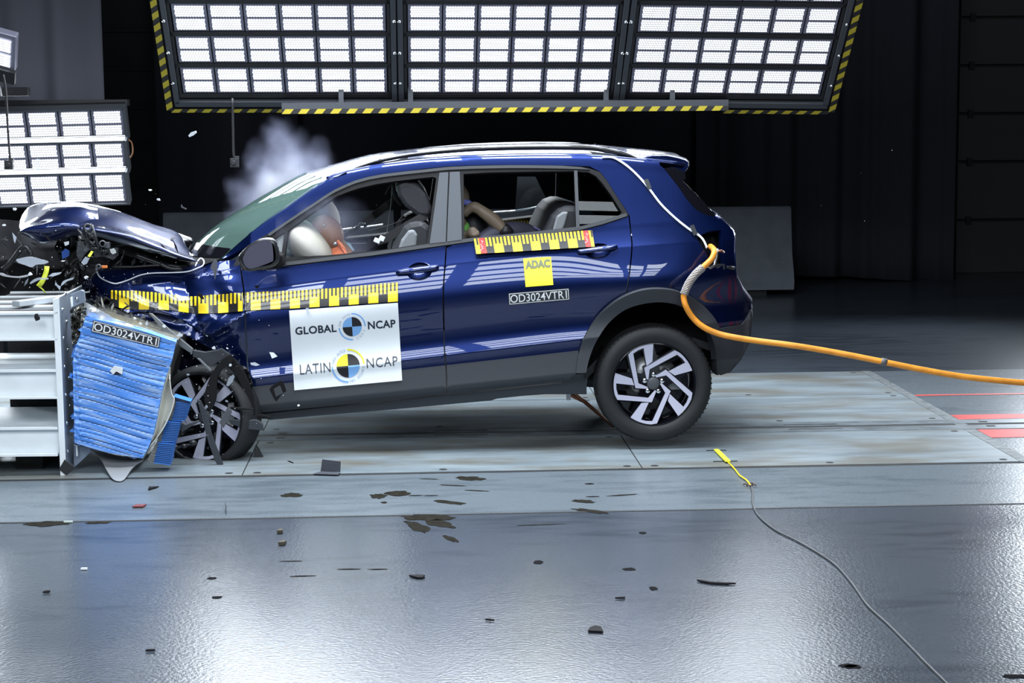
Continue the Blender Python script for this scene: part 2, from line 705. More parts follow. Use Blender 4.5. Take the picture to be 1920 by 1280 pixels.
def plate_mat():
    m = mat('painted_steel_plate', (0.25, 0.30, 0.33), 0.42, 0.25)
    nt = m.node_tree
    b = nt.nodes['Principled BSDF']
    tc = nd(nt, 'ShaderNodeTexCoord')
    mp = nd(nt, 'ShaderNodeMapping')
    mp.inputs['Scale'].default_value = (0.8, 3.2, 1)
    nt.links.new(tc.outputs['Object'], mp.inputs[0])
    n1 = nd(nt, 'ShaderNodeTexNoise', i_Scale=1.6, i_Detail=7.0, i_Roughness=0.6)
    nt.links.new(mp.outputs[0], n1.inputs['Vector'])
    cr = nd(nt, 'ShaderNodeValToRGB')
    e = cr.color_ramp.elements
    e[0].position, e[0].color = 0.30, (0.13, 0.16, 0.18, 1)
    e[1].position, e[1].color = 0.62, (0.25, 0.30, 0.33, 1)
    nt.links.new(n1.outputs['Fac'], cr.inputs[0])
    n2 = nd(nt, 'ShaderNodeTexNoise', i_Scale=0.9, i_Detail=5.0, i_Roughness=0.62)
    mp2 = nd(nt, 'ShaderNodeMapping')
    mp2.inputs['Scale'].default_value = (1.1, 3.0, 1)
    mp2.inputs['Location'].default_value = (3.3, 7.7, 0)
    nt.links.new(tc.outputs['Object'], mp2.inputs[0])
    nt.links.new(mp2.outputs[0], n2.inputs['Vector'])
    mr = nd(nt, 'ShaderNodeMapRange', i_1=0.47, i_2=0.62, i_3=0.0, i_4=0.6)
    nt.links.new(n2.outputs['Fac'], mr.inputs[0])
    mx = nd(nt, 'ShaderNodeMix', data_type='RGBA')
    nt.links.new(mr.outputs[0], mx.inputs[0])
    nt.links.new(cr.outputs[0], mx.inputs[6])
    mx.inputs[7].default_value = (0.13, 0.105, 0.062, 1)
    nt.links.new(mx.outputs[2], b.inputs['Base Color'])
    nb = nd(nt, 'ShaderNodeTexNoise', i_Scale=60.0, i_Detail=3.0)
    nt.links.new(tc.outputs['Object'], nb.inputs['Vector'])
    bp = nd(nt, 'ShaderNodeBump', i_Strength=0.08, i_Distance=0.005)
    nt.links.new(nb.outputs['Fac'], bp.inputs['Height'])
    nt.links.new(bp.outputs[0], b.inputs['Normal'])
    return m


FLOORM = floor_mat('sealed_concrete', (0.028, 0.038, 0.052), (0.054, 0.067, 0.086), 0.245, 0.95)
STRIPM = floor_mat('pale_concrete_strip', (0.080, 0.100, 0.118), (0.125, 0.150, 0.172), 0.27, 0.7)
PLATEM = plate_mat()
GROOVE = mat('groove_dark', (0.012, 0.012, 0.013), 0.7)
WALLM = mat('dark_wall', (0.020, 0.022, 0.027), 0.8)
REDP = mat('red_floor_paint', (0.50, 0.035, 0.03), 0.45, noise_s=6, noise_a=0.3)


def rect(b, x0, x1, y0, y1, z, mi=0):
    b.add([(x0, y0, z), (x1, y0, z), (x1, y1, z), (x0, y1, z)], [(0, 1, 2, 3)], mi)


b = MB(); rect(b, -12, 13, -14, -1.575, 0); rect(b, -12, 13, -1.575, 2.97, 0, 1); rect(b, -12, 13, 2.97, 13, 0)
floor = tag(b.build('floor', [FLOORM, STRIPM]), 'grey blue sealed concrete hall floor with a soft sheen', 'floor', kind='structure')


def struct(name, b, m, label, cat_, **k):
    return tag(b.build(name, m, **k), label, cat_, kind='structure')


b = MB(); b.box((0.5, 13.1, 3.75), (25, 0.2, 7.5))
struct('wall_back', b, WALLM, 'dark back wall of the hall behind the curtains', 'wall')
b = MB(); b.box((-12.1, -0.5, 3.75), (0.2, 27, 7.5))
struct('wall_left', b, WALLM, 'dark side wall at the left end of the hall', 'wall')
b = MB(); b.box((13.1, -0.5, 3.75), (0.2, 27, 7.5))
struct('wall_right', b, WALLM, 'dark side wall at the right end of the hall', 'wall')
b = MB(); b.box((0.5, -0.5, 7.6), (25, 27, 0.2))
struct('ceiling', b, WALLM, 'dark hall ceiling high above the car', 'ceiling')

# joints in the concrete
def joint(y, x0, x1, wd, name, label):
    b = MB()
    pts = []
    n = 60
    rnd = random.Random(int(abs(y) * 100))
    vs, fs = [], []
    for i in range(n + 1):
        x = x0 + (x1 - x0) * i / n
        q = 0.004 * rnd.uniform(-1, 1)
        vs += [(x, y - wd / 2 + q, 0.0012), (x, y + wd / 2 + q, 0.0012)]
    fs = [(2 * i, 2 * i + 2, 2 * i + 3, 2 * i + 1) for i in range(n)]
    b.add(vs, fs)
    return struct(name, b, GROOVE, label, 'floor joint')


joint(-1.575, -12, 13, 0.022, 'trim_1', 'ragged dark joint running along the near concrete floor')
joint(-0.553, -12, 3.22, 0.035, 'trim_2', 'dark gap along the near edge of the track plates')

# track pit and steel plates
b = MB(); rect(b, -8, 3.22, -0.545, 2.97, 0.0010)
struct('floor_pit', b, GROOVE, 'dark gaps between the steel track plates', 'floor')
for (x0, x1) in ((-8.0, -0.925), (-0.918, 1.176), (1.183, 3.205)):
    for (y0, y1) in ((-0.54, 0.475), (0.815, 1.85), (1.862, 2.955)):
        b = MB()
        b.box(((x0 + x1) / 2, (y0 + y1) / 2, 0.0022), (x1 - x0, y1 - y0, 0.0034))
        for (hx, hy) in ((x0 + 0.07, y0 + 0.06), (x1 - 0.07, y0 + 0.06), ((x0 + x1) / 2, y0 + 0.06), (x1 - 0.07, y1 - 0.06), (x0 + 0.07, y1 - 0.06)):
            b.add([(hx + 0.022 * math.cos(a * R(30)), hy + 0.022 * math.sin(a * R(30)), 0.0045) for a in range(12)], [tuple(range(12))], 1)
        o = struct('floor_plate', b, [PLATEM, GROOVE], 'painted steel track plate let into the floor under the car', 'floor plate')
        o['group'] = 'steel track plates in the floor'
RAILM = mat('rail_steel', (0.20, 0.235, 0.26), 0.38, 0.5, noise_s=8, noise_a=0.35)
b = MB()
for (y0, y1) in ((0.48, 0.615), (0.675, 0.81)):
    b.box((2.5, (y0 + y1) / 2, 0.0025), (21, y1 - y0, 0.004))
    for k in range(16):
        x = -5 + k * 1.05
        b.box((x, (y0 + y1) / 2 + (0.02 if y0 < 0.5 else -0.02), 0.005), (0.32 if k % 2 else 0.05, 0.012 if k % 2 else 0.03, 0.002), 1)
b.box((2.5, 0.645, 0.0016), (21, 0.06, 0.002), 1)
struct('trim_3', b, [RAILM, GROOVE], 'steel towing rail with a dark slot along the track', 'rail')
b = MB()
b.box((3.245, 1.21, 0.002), (0.07, 3.53, 0.003))
struct('trim_4', b, mat('worn_frame', (0.14, 0.16, 0.17), 0.5, 0.3, noise_s=20, noise_a=0.5), 'worn grey edge strip at the right end of the track plates', 'edge strip')
b = MB()
for (y0, y1, x0) in ((0.83, 1.0, 3.285), (0.19, 0.47, 3.285), (1.78, 1.83, 3.285), (-0.46, -0.36, 3.285)):
    rect(b, x0, 13, y0, y1, 0.0022)
struct('trim_5', b, REDP, 'red stripes painted on the floor along the rail', 'floor marking')

# floor scuffs: dark rubber scrapes and glue rests on the concrete
SCUFF = mat('scuff_brown', (0.014, 0.0125, 0.009), 0.9, spec=0.1, noise_s=30, noise_a=0.5)
SCUFD = mat('scuff_dark', (0.005, 0.005, 0.006), 0.9, spec=0.1)


def blob(b, px, py, lx, ly, ang=0, mi=0, rag=0.25, n=18, z=0.0016):
    c = PZ(px, py)
    rnd = random.Random(int(px * 7 + py * 13))
    # lx, ly: half sizes in metres along / across
    ca, sa = math.cos(R(ang)), math.sin(R(ang))
    vs = []
    for i in range(n):
        a = 2 * math.pi * i / n
        q = 1 + rag * rnd.uniform(-1, 1)
        x, y = lx * math.cos(a) * q, ly * math.sin(a) * q
        vs.append((c.x + x * ca - y * sa, c.y + x * sa + y * ca, z))
    b.add(vs, [tuple(range(n))], mi)


b = MB()
for a in ((548, 928, .05, .05, -40), (710, 930, .04, .06, 10), (745, 925, .06, .07, -20), (720, 942, .015, .02, 0), (845, 942, .09, .03, -35), (880, 897, .08, .05, -30),
          (850, 910, .07, .010, -18), (895, 920, .07, .010, -18), (805, 898, .05, .008, -12), (1095, 940, .06, .035, -35), (1105, 958, .09, .03, -40),
          (1170, 928, .08, .012, 12), (800, 970, .12, .06, -8), (825, 982, .05, .10, 25), (783, 988, .04, .13, 18), (845, 1010, .02, .07, 20),
          (1010, 984, .12, .006, 3), (655, 1067, .05, .008, 0), (710, 1067, .045, .008, 0), (568, 1080, .05, .008, 0), (90, 982, .10, .05, 0), (545, 1052, .05, .006, -2), (185, 980, .06, .02, 0)):
    blob(b, *a)
for a in ((780, 929, .035, .010, 0), (808, 929, .035, .008, 0), (1105, 907, .022, .016, 0), (1113, 931, .035, .010, 0), (815, 882, .05, .012, 0), (780, 861, .06, .006, 0),
          (1010, 1054, .02, .03, 0), (1180, 1067, .025, .025, 0), (1205, 999, .018, .02, 0), (1225, 1103, .015, .03, 0), (397, 1084, .02, .018, 0), (407, 1120, .018, .02, 0),
          (1600, 1250, .03, .02, 0), (1905, 1268, .05, .02, 0), (1590, 1248, .03, .02, 5)):
    blob(b, *a, 1)
struct('floor_scuffs', b, [SCUFF, SCUFD], 'brown and dark scrape marks on the concrete in front of the car', 'floor marks')

# ------------------------------------------------------------------ curtains, sectional door, concrete barrier
CURT = mat('black_curtain', (0.030, 0.033, 0.044), 0.9)
CURG = mat('grey_curtain', (0.10, 0.105, 0.13), 0.9)


def curtain(name, x0, x1, y, z0, z1, m, label, amp=0.07, seed=1, wl=0.28, parent=None):
    rnd = random.Random(seed)
    n = int((x1 - x0) / 0.03)
    ph = [rnd.uniform(0, 6.28) for _ in range(5)]
    fr = [2 * math.pi / (wl * q) for q in (1, 0.61, 1.7, 3.1, 0.37)]
    am = (0.5, 0.3, 0.6, 0.8, 0.12)
    rows = []
    for (z, s) in ((z1, 0.75), ((z0 + z1) / 2, 0.9), (z0 + 0.4, 1.0), (z0, 1.1)):
        row = []
        for i in range(n + 1):
            x = x0 + (x1 - x0) * i / n
            d = sum(a * math.sin(f_ * x + p + 0.1 * s) for a, f_, p in zip(am, fr, ph)) * amp * s
            dz = 0.03 * math.sin(2.1 * x + seed) if z == z0 else 0
            row.append((x, y + d, z + dz))
        rows.append(row)
    b = MB()
    b.grid(rows)
    return tag(b.build(name, m, fixn=False, solid=0.004), label, 'curtain')


xa, xb, xc = PZ(330, 527).x, PY(1475, 500, 10.1).x, PY(1790, 500, 10.1).x
curtain('curtain', PY(297, 400, 10.1).x, PY(560, 300, 10.1).x, 10.1, 0.03, 6.2, CURT, 'black pleated curtain behind the smoke and the windscreen', seed=3, wl=0.8)
curtain('curtain', PY(556, 300, 10.2).x, PY(1310, 300, 10.2).x, 10.5, 0.03, 6.2, CURT, 'black pleated curtain behind the roof of the blue car', seed=4, wl=1.2)
curtain('curtain', PY(1305, 300, 10.1).x, PY(1792, 300, 10.1).x, 10.1, 0.03, 6.2, CURT, 'black pleated curtain beside the sectional door, right of the car', seed=5, wl=0.45, amp=0.075)
curtain('curtain', PY(-60, 100, 5.0).x, PY(190, 100, 5.0).x, 5.0, 1.75, 4.6, CURG, 'pale grey curtain above the lamp rows on the left', seed=8, wl=0.5, amp=0.06)
# segmented door
DOORM = mat('sectional_door', (0.035, 0.039, 0.043), 0.6)
d0, d1 = PY(1797, 200, 11.0).x, PY(2150, 200, 11.0).x
b = MB()
zs = [PY(1850, y, 11.0).z for y in (516, 412, 303, 213, 123, 33, -60, -150)]
for i in range(len(zs) - 1):
    b.box(((d0 + d1) / 2, 11.0, (zs[i] + zs[i + 1]) / 2), (d1 - d0, 0.06, zs[i + 1] - zs[i] - 0.035))
    b.box((d0 + 0.13, 10.955, zs[i + 1]), (0.06, 0.05, 0.09), 1)
b.box(((d0 + d1) / 2, 11.05, (zs[0] + zs[-1]) / 2), (d1 - d0, 0.03, zs[-1] - zs[0]), 1)
struct('door_1', b, [DOORM, GROOVE], 'dark sectional door of wide horizontal panels at the far right', 'door')
b = MB(); b.box(((d0 + d1) / 2, 11.0, zs[0] / 2), (d1 - d0, 0.1, max(zs[0], 0.05)))
struct('trim_6', b, GROOVE, 'dark gap under the sectional door', 'door gap')
# dark wall slats behind the lamps at left
b = MB()
xl0, xl1 = PY(186, 200, 10.6).x, PY(300, 200, 10.6).x
b.box(((xl0 + xl1) / 2, 10.6, 3), (xl1 - xl0, 0.1, 6))
for k in range(14):
    b.box(((xl0 + xl1) / 2, 10.52, 0.3 + 0.42 * k), (xl1 - xl0, 0.05, 0.03))
struct('wall_left_rear', b, mat('slat_wall', (0.012, 0.013, 0.016), 0.7), 'dark slatted wall between the curtains', 'wall')

CONC = mat('pale_concrete', (0.15, 0.17, 0.20), 0.85, noise_s=5, noise_a=0.12)


def jersey(x0, x1, label):
    prof = [(-0.30, 0.06), (-0.30, 0.14), (-0.25, 0.24), (-0.13, 0.42), (-0.10, 0.88), (-0.08, 0.905), (0.08, 0.905), (0.10, 0.88), (0.13, 0.42), (0.25, 0.24), (0.30, 0.14), (0.30, 0.06)]
    b = MB()
    n = len(prof)
    rows = []
    for (t, dx) in ((0, 0.0), (0.02, 0), (0.5, 0), (0.98, 0), (1, 0)):
        x = x0 + (x1 - x0) * t
        rows.append([(x + (0.0 if t not in (0, 1) else (0.035 if t == 1 else -0.035) * (1 - abs(z - 0.5))), 8.9 + y, z) for y, z in prof])
    b.grid(rows, smooth=False, closed=True)
    b.add(rows[0], [tuple(range(n))]); b.add(rows[-1], [tuple(range(n))[::-1]])
    t = thing('concrete_barrier', label, 'barrier', ((x0 + x1) / 2, 8.9, 0), group='concrete barriers along the curtain')
    b.build('body', CONC, t)
    for x in (x0 + 0.5, x1 - 0.55):
        q = MB()
        q.box((x, 8.9, 0.03), (0.6, 0.45, 0.06))
        q.build('foot', PLASBLK, t)


xr = PZ(1473, 548).x
xl = PY(308, 430, 8.7).x
xm = PY(745, 430, 8.7).x
jersey(xl, xm - 0.06, 'pale concrete barrier behind the windscreen, left end by the dark slatted wall')
jersey(xm + 0.06, xr, 'pale concrete barrier standing behind the tail of the blue car')

# ------------------------------------------------------------------ light banks
def led_mat(name, power):
    m = bpy.data.materials.new(name)
    m.use_nodes = True
    nt = m.node_tree
    L = nt.links.new
    nt.nodes.remove(nt.nodes['Principled BSDF'])
    out = nt.nodes['Material Output']
    uvn = nd(nt, 'ShaderNodeUVMap')
    sp = nd(nt, 'ShaderNodeSeparateXYZ')
    L(uvn.outputs[0], sp.inputs[0])

    def mth(op, a, b=None):
        n = nd(nt, 'ShaderNodeMath', operation=op)
        for i, v in enumerate((a, b)):
            if v is None: continue
            if isinstance(v, (int, float)): n.inputs[i].default_value = v
            else: L(v, n.inputs[i])
        return n.outputs[0]
    v5 = mth('MULTIPLY', sp.outputs[1], 5.0)
    row = mth('FLOOR', v5)
    odd = mth('MULTIPLY', mth('MODULO', row, 2.0), 0.5)
    u10 = mth('ADD', mth('MULTIPLY', sp.outputs[0], 10.5), odd)
    fu = mth('SUBTRACT', mth('FRACT', u10), 0.5)
    fv = mth('SUBTRACT', mth('FRACT', v5), 0.5)
    d = mth('SQRT', mth('ADD', mth('MULTIPLY', fu, fu), mth('MULTIPLY', fv, fv)))
    mr = nd(nt, 'ShaderNodeMapRange', i_1=0.24, i_2=0.42, i_3=1.0, i_4=0.0)
    L(d, mr.inputs[0])
    st = mth('ADD', mth('MULTIPLY', mr.outputs[0], power), 0.50)
    em = nd(nt, 'ShaderNodeEmission')
    em.inputs[0].default_value = (0.86, 0.92, 1.0, 1)
    L(st, em.inputs[1])
    L(em.outputs[0], out.inputs[0])
    return m


LED = led_mat('led_field', LED_POWER)
LEDR = led_mat('led_field_dim', LED_POWER * 0.5)
HOUS = mat('lamp_housing', (0.16, 0.16, 0.21), 0.4, 0.3)
LFRAME = mat('lamp_frame', (0.055, 0.06, 0.07), 0.5, 0.3)
BARBL = mat('lamp_bar_black', (0.008, 0.008, 0.010), 0.5)
HAZY = mat('hazard_yellow', (0.42, 0.34, 0.02), 0.6)
HAZK = mat('hazard_black', (0.012, 0.012, 0.012), 0.6)
_fl = {}


def flood_mesh(W, H):
    """housing in local x (across), y (up the panel), z (out of the panel)"""
    k = (round(W, 4), round(H, 4))
    if k in _fl: return _fl[k]
    b = MB()
    b.box((W / 2, H / 2, -0.025), (W * 0.965, H * 0.985, 0.05))
    b.box((W / 2, H / 2, 0.001), (W * 0.93, 0.012, 0.006))
    me = bpy.data.meshes.new('floodlight')
    me.from_pydata(b.v, [], b.f)
    me.materials.append(HOUS)
    fs = []
    for j in (0, 1):
        q = bpy.data.meshes.new('led_panel')
        y0 = H * (0.06 + 0.47 * j); y1 = y0 + H * 0.395
        x0, x1 = W * 0.10, W * 0.90
        q.from_pydata([(x0, y0, 0.003), (x1, y0, 0.003), (x1, y1, 0.003), (x0, y1, 0.003)], [], [(0, 1, 2, 3)])
        q.materials.append(LED)
        ul = q.uv_layers.new(name='UVMap')
        for l, u in zip(ul.data, ((0, 0), (1, 0), (1, 1), (0, 1))): l.uv = u
        fs.append(q)
    _fl[k] = (me, fs)
    return _fl[k]


def put_flood(W, H, origin, ex, ey, root, dim=False):
    ez = ex.cross(ey)
    M4 = Matrix((ex, ey, ez)).transposed().to_4x4()
    M4.translation = origin
    me, fs = flood_mesh(W, H)
    o = bpy.data.objects.new('floodlight', me)
    C.objects.link(o)
    o.parent = root
    o.matrix_parent_inverse = Matrix.Translation(-Vector(root.location))
    o.matrix_basis = M4
    for q in fs:
        p = bpy.data.objects.new('led_panel', q)
        C.objects.link(p)
        p.parent = o
        if dim:
            p.material_slots[0].link = 'OBJECT'
            p.material_slots[0].material = LEDR
    return o


def hazard(p0, p1, wdt, nrm, up, root, pitch=0.105):
    """striped tape from p0 to p1, wdt across along up"""
    p0, p1, up, nrm = Vector(p0), Vector(p1), Vector(up), Vector(nrm)
    t = (p1 - p0); L = t.length; t.normalize()
    b = MB()
    o = nrm * 0.004
    b.add([p0 + o * .5, p1 + o * .5, p1 + up * wdt + o * .5, p0 + up * wdt + o * .5], [(0, 1, 2, 3)], 1)
    x = 0.0
    while x + pitch * 0.5 < L:
        sk = wdt * 0.8
        e = min(x + pitch * 0.52, L)
        b.add([p0 + t * x + o, p0 + t * e + o, p0 + t * min(e + sk, L) + up * wdt + o, p0 + t * min(x + sk, L) + up * wdt + o], [(0, 1, 2, 3)], 0)
        x += pitch
    return b.build('hazard_tape', [HAZY, HAZK], root, fixn=False)


TILT = R(45)
EP = Vector((0, -math.sin(TILT), math.cos(TILT)))
EX = Vector((1, 0, 0))
EN = EX.cross(EP)          # faces the car and the floor
if EN.z > 0: EN = -EN
YB = 3.0


def light_bank(label, pxl, pxr, ybot, nrows, left=False, right=False, slope=0.0):
    A, B = PY(pxl, ybot, YB), PY(pxr, ybot + slope, YB)
    ex = (B - A).normalized()
    ep = (EP - ex * EP.dot(ex)).normalized()
    Wt = (B - A).length
    W, pitch = Wt / 6, 0.288
    root = thing('light_bank', label, 'light bank', (A + B) / 2, group='overhead light banks')
    en = ex.cross(ep)
    for k in range(nrows):
        for i in range(6):
            put_flood(W, 0.245, A + ex * (W * i) + ep * (pitch * k), ex, ep, root, right)
    H = pitch * nrows
    for k in range(nrows):           # the light each row throws
        c = A + ex * (Wt / 2) + ep * (pitch * k + 0.122) + en * 0.012
        area('bank_floodlight', c, c + en, Wt * 0.95, 0.19, 5.0 if right else 10.0)
    b = MB()
    Mr = Matrix((ex, ep, en)).transposed()
    cen = A + ex * (Wt / 2) + ep * (H / 2)
    b.box(cen - en * 0.075, (Wt + 0.08, H + 0.12, 0.02), 1, Mr)
    for k in range(nrows + 1):
        b.box(A + ex * (Wt / 2) + ep * (pitch * k - 0.021) - en * 0.015, (Wt + 0.05, 0.034, 0.05), 1, Mr)
    for s in (-1, 1):
        b.box(cen + ex * s * (Wt / 2 + 0.047) - en * 0.02, (0.036, H + 0.16, 0.10), 0, Mr)
        b.box(cen + ex * s * (Wt / 2 + 0.015) - en * 0.01, (0.02, H + 0.02, 0.04), 1, Mr)
    b.box(A + ex * (Wt / 2) + ep * (-0.085) - en * 0.02, (Wt + 0.125, 0.045, 0.10), 0, Mr)
    b.build('frame', [LFRAME, BARBL], root)
    for k in range(nrows):
        for s in (-1, 1):
            q = MB()
            c = A + ex * (Wt / 2 + s * (Wt / 2 + 0.055)) + ep * (pitch * k + 0.12) + en * 0.034
            q.lathe([(0.0, 0.006), (0.010, 0.005), (0.011, -0.004)], c, en, 8)
            if k < 5: q.build('screw', CHROME, root)
    return root, A, B, ex, ep, en, Wt, H


L1 = light_bank('left overhead lamp bank of bright white floodlights with hazard tape down its left edge', 343, 727, 174, 9, left=True)
L2 = light_bank('middle overhead lamp bank of bright white floodlights above the car roof', 765, 1143, 174, 9)
L3 = light_bank('right overhead lamp bank of bright white floodlights with hazard tape down its right edge', 1179, 1538, 174, 9, right=True, slope=4)
root, A, B, ex, ep, en, Wt, H = L1
p = A - ex * 0.125 - ep * 0.16 + en * 0.03
hazard(p + ep * 0.02, p + ep * (H + 0.1), 0.045, en, ex, root)
hazard(p + ex * 0.03 - ep * 0.0, p + ex * 0.86 - ep * 0.0, 0.034, en, ep, root)
root, A, B, ex, ep, en, Wt, H = L3
p = B + ex * 0.08 - ep * 0.16 + en * 0.03
hazard(p + ep * 0.02, p + ep * (H + 0.1), 0.045, en, ex, root)
hazard(p - ex * 0.76, p, 0.034, en, ep, root)
# cross beam below the middle bank with tape
root, A, B, ex, ep, en, Wt, H = L2
zb = PY(950, 205, YB - 0.05).z
x0, x1 = PY(528, 200, YB - 0.05).x, PY(1366, 200, YB - 0.05).x
t = thing('lamp_cross_beam', 'grey beam with black and yellow hazard tape under the middle lamp bank', 'beam', ((x0 + x1) / 2, YB, zb), None)
b = MB(); b.box(((x0 + x1) / 2, YB + 0.0, zb + 0.035), (x1 - x0, 0.09, 0.045))
b.build('beam', LFRAME, t)
hazard((x0, YB - 0.05, zb - 0.02), (x1, YB - 0.05, zb - 0.02), 0.033, (0, -1, 0), (0, 0, 1), t, pitch=0.112)
b = MB()
for px in (770, 1136, 640, 1260):
    xx = PY(px, 195, YB).x
    b.box((xx, YB + 0.0, zb + 0.10), (0.035, 0.05, 0.12))
b.build('bracket', LFRAME, t)

# lamp rows on the left
t = thing('light_bank', 'three stacked rows of bright floodlights behind the crumpled bonnet at left', 'light bank', PY(120, 400, 3.3))
tl = R(22)
for r_, (yt, yb, xr_) in enumerate(((203, 259, 236), (264, 319, 238), (322, 379, 239))):
    A = PY(xr_, yb, 3.3)
    T = PY(xr_, yt, 3.3)
    Hh = (T.z - A.z) / math.cos(tl)
    ep_ = Vector((0, -math.sin(tl), math.cos(tl)))
    ex_ = (PY(xr_, yb, 3.3) - PY(xr_ - 236, yb + 6, 3.3)).normalized()
    Wd = 0.2285
    ep_ = (ep_ - ex_ * ep_.dot(ex_)).normalized()
    en_ = ex_.cross(ep_)
    for i in range(7):
        put_flood(Wd, Hh * 0.99, A - ex_ * (Wd * (i + 1)), ex_, ep_, t)
    c = A - ex_ * 0.75 + ep_ * (Hh / 2) + en_ * 0.012
    area('bank_floodlight', c, c + en_, 1.5, 0.19, 16.0)
    b = MB()
    Mr = Matrix((ex_, ep_, en_)).transposed()
    b.box(A - ex_ * 0.8 + ep_ * (Hh / 2) - en_ * 0.09, (1.62, Hh + 0.03, 0.07), 0, Mr)
    b.box(A + ex_ * 0.012 + ep_ * (Hh / 2) - en_ * 0.02, (0.022, Hh + 0.02, 0.09), 1, Mr)
    b.box(A - ex_ * 0.8 + ep_ * (Hh + 0.006) - en_ * 0.02, (1.62, 0.014, 0.09), 1, Mr)
    b.box(A - ex_ * 0.8 + ep_ * (-0.004) - en_ * 0.02, (1.62, 0.012, 0.09), 1, Mr)
    b.build('row_frame', [BARBL, LFRAME], t)
b = MB()
a0, a1 = PY(-60, 194, 3.35), PY(241, 193, 3.35)
b.box((a0 + a1) / 2, ((a1 - a0).length, 0.12, 0.045))
a0, a1 = PY(-60, 172, 3.0), PY(54, 172, 3.0)
b.box((a0 + a1) / 2, ((a1 - a0).length, 0.10, 0.06))
b.box(PY(60, 640, 3.55), (0.10, 0.10, 1.2)); b.box(PY(-20, 400, 3.55), (0.10, 0.10, 2.4))
b.build('stand', BARBL, t)
b = MB()
b.tube(cat([PY(241, 262, 3.2), PY(247, 268, 3.2), PY(249, 285, 3.2), PY(244, 296, 3.2)], 5), 0.006, 6)
b.build('cable', mat('brown_cable', (0.15, 0.06, 0.02), 0.5), t)

# tilted floodlight top left
t = thing('floodlight', 'tilted floodlight with a grey housing at the top left corner', 'floodlight', PY(10, 100, 2.4))
A, Bt, D_ = PY(-28, 118, 2.4), PY(22, 131, 2.4), PY(-6, 50, 2.4)
ex_ = (Bt - A).normalized()
up_ = (PY(46, 68, 2.2) - Bt)
ep_ = (up_ - ex_ * up_.dot(ex_)).normalized()
en_ = ex_.cross(ep_)
Mr = Matrix((ex_, ep_, en_)).transposed()
for i in range(2):
    me, fs = flood_mesh(0.14, 0.26)
    M4 = Mr.to_4x4(); M4.translation = Bt - ex_ * (0.14 * (i + 1))
    for q in fs:
        p = bpy.data.objects.new('led_panel', q); C.objects.link(p)
        p.parent = t; p.matrix_parent_inverse = Matrix.Translation(-Vector(t.location)); p.matrix_basis = M4
b = MB()
b.box(Bt - ex_ * 0.15 + ep_ * 0.13 - en_ * 0.035, (0.34, 0.30, 0.06), 0, Mr)
b.build('housing', HOUS, t, bevel=0.008)
b = MB()
b.box(PY(12, 142, 2.42), (0.12, 0.10, 0.03), 0, Mr)
b.tube([PY(-10, 140, 2.45), PY(-4, 180, 2.5)], 0.03, 8)
b.build('bracket', BARBL, t)
# hanging cameras
for (pts, bx, lab, Y) in (([(6, 140), (11, 170), (14, 230), (17, 275), (19, 298)], (17, 309), 'small black camera hanging on a cable before the left lamp rows', 1.2),
                          ([(436, 184), (437, 240), (438, 285), (440, 298)], (440, 305), 'small black camera hanging on a cable left of the smoke plume', 2.98)):
    t = thing('hanging_camera', lab, 'camera', PY(bx[0], bx[1], Y))
    s = (Y + CD) / F
    b = MB(); b.tube([PY(x, y, Y) for x, y in cat(pts, 4)], 2.2 * s, 6)
    b.build('cable', BARBL, t)
    b = MB(); b.box(PY(bx[0], bx[1], Y), (16 * s, 12 * s, 17 * s)); b.box(PY(bx[0] + 4, bx[1] - 10, Y), (9 * s, 6 * s, 5 * s))
    b.lathe([(4.5 * s, 0), (4.5 * s, 5 * s)], PY(bx[0] - 2, bx[1], Y - 5 * s), (0, -1, 0), 12, cap=True)
    b.build('body', PLASBLK, t, bevel=0.003)
# ------------------------------------------------------------------ the car: body shell
CAR = thing('car', 'dark blue hatchback with a crushed front, stickers on its doors and its nose pitched down', 'car', (0.35, YC, 0.0))


def scurve(f_, x0, x1, n=24):
    return [(x0 + (x1 - x0) * i / n, f_(x0 + (x1 - x0) * i / n)) for i in range(n + 1)]


GAPF = [(842, 312), (838.5, 400), (837, 455), (835, 490), (831.5, 540), (832, 600), (834, 665), (836.5, 690), (838, 739)]   # front/rear door gap
gapf = Curve1([(p[1], p[0]) for p in GAPF])
GAPR = [(1179, 402), (1183, 435), (1185, 457), (1182, 497), (1177.5, 532), (1174, 552)]                              # rear door/quarter gap
gapr = Curve1([(p[1], p[0]) for p in GAPR])
GAPW = [(451, 490), (453, 515), (457, 542), (461, 620), (466, 700), (471, 727), (479, 774)]                         # wing/door gap
gapw = Curve1([(p[1], p[0]) for p in GAPW])
ARCO = [(1080, 699), (1084, 670), (1090, 650), (1102, 620), (1125, 590), (1160, 562), (1197, 546), (1235, 541.5), (1272, 547), (1310, 565), (1337, 592), (1351, 616)]
ARCI = [(1099, 699), (1105, 672), (1117, 642), (1140, 607), (1172, 581), (1210, 569), (1247, 567), (1280, 576), (1310, 597), (1332, 627), (1342, 660), (1344, 702)]
arco, arci = cat(ARCO, 5), cat(ARCI, 5)


def along(g, y0, y1, dx=0.0, n=14):
    return [(g(y0 + (y1 - y0) * i / n) + dx, y0 + (y1 - y0) * i / n) for i in range(n + 1)]


# glazing opening (lower edge = belt trim, upper edge = c_dlo)
BELT_T = Curve1([(455, 503), (532, 496), (600, 488), (700, 476.5), (820, 459.5), (887, 450), (987, 440), (1087, 429), (1130, 418), (1179, 402)])  # trim bottom edge


def bt(x): return BELT_T(x) + 4.0


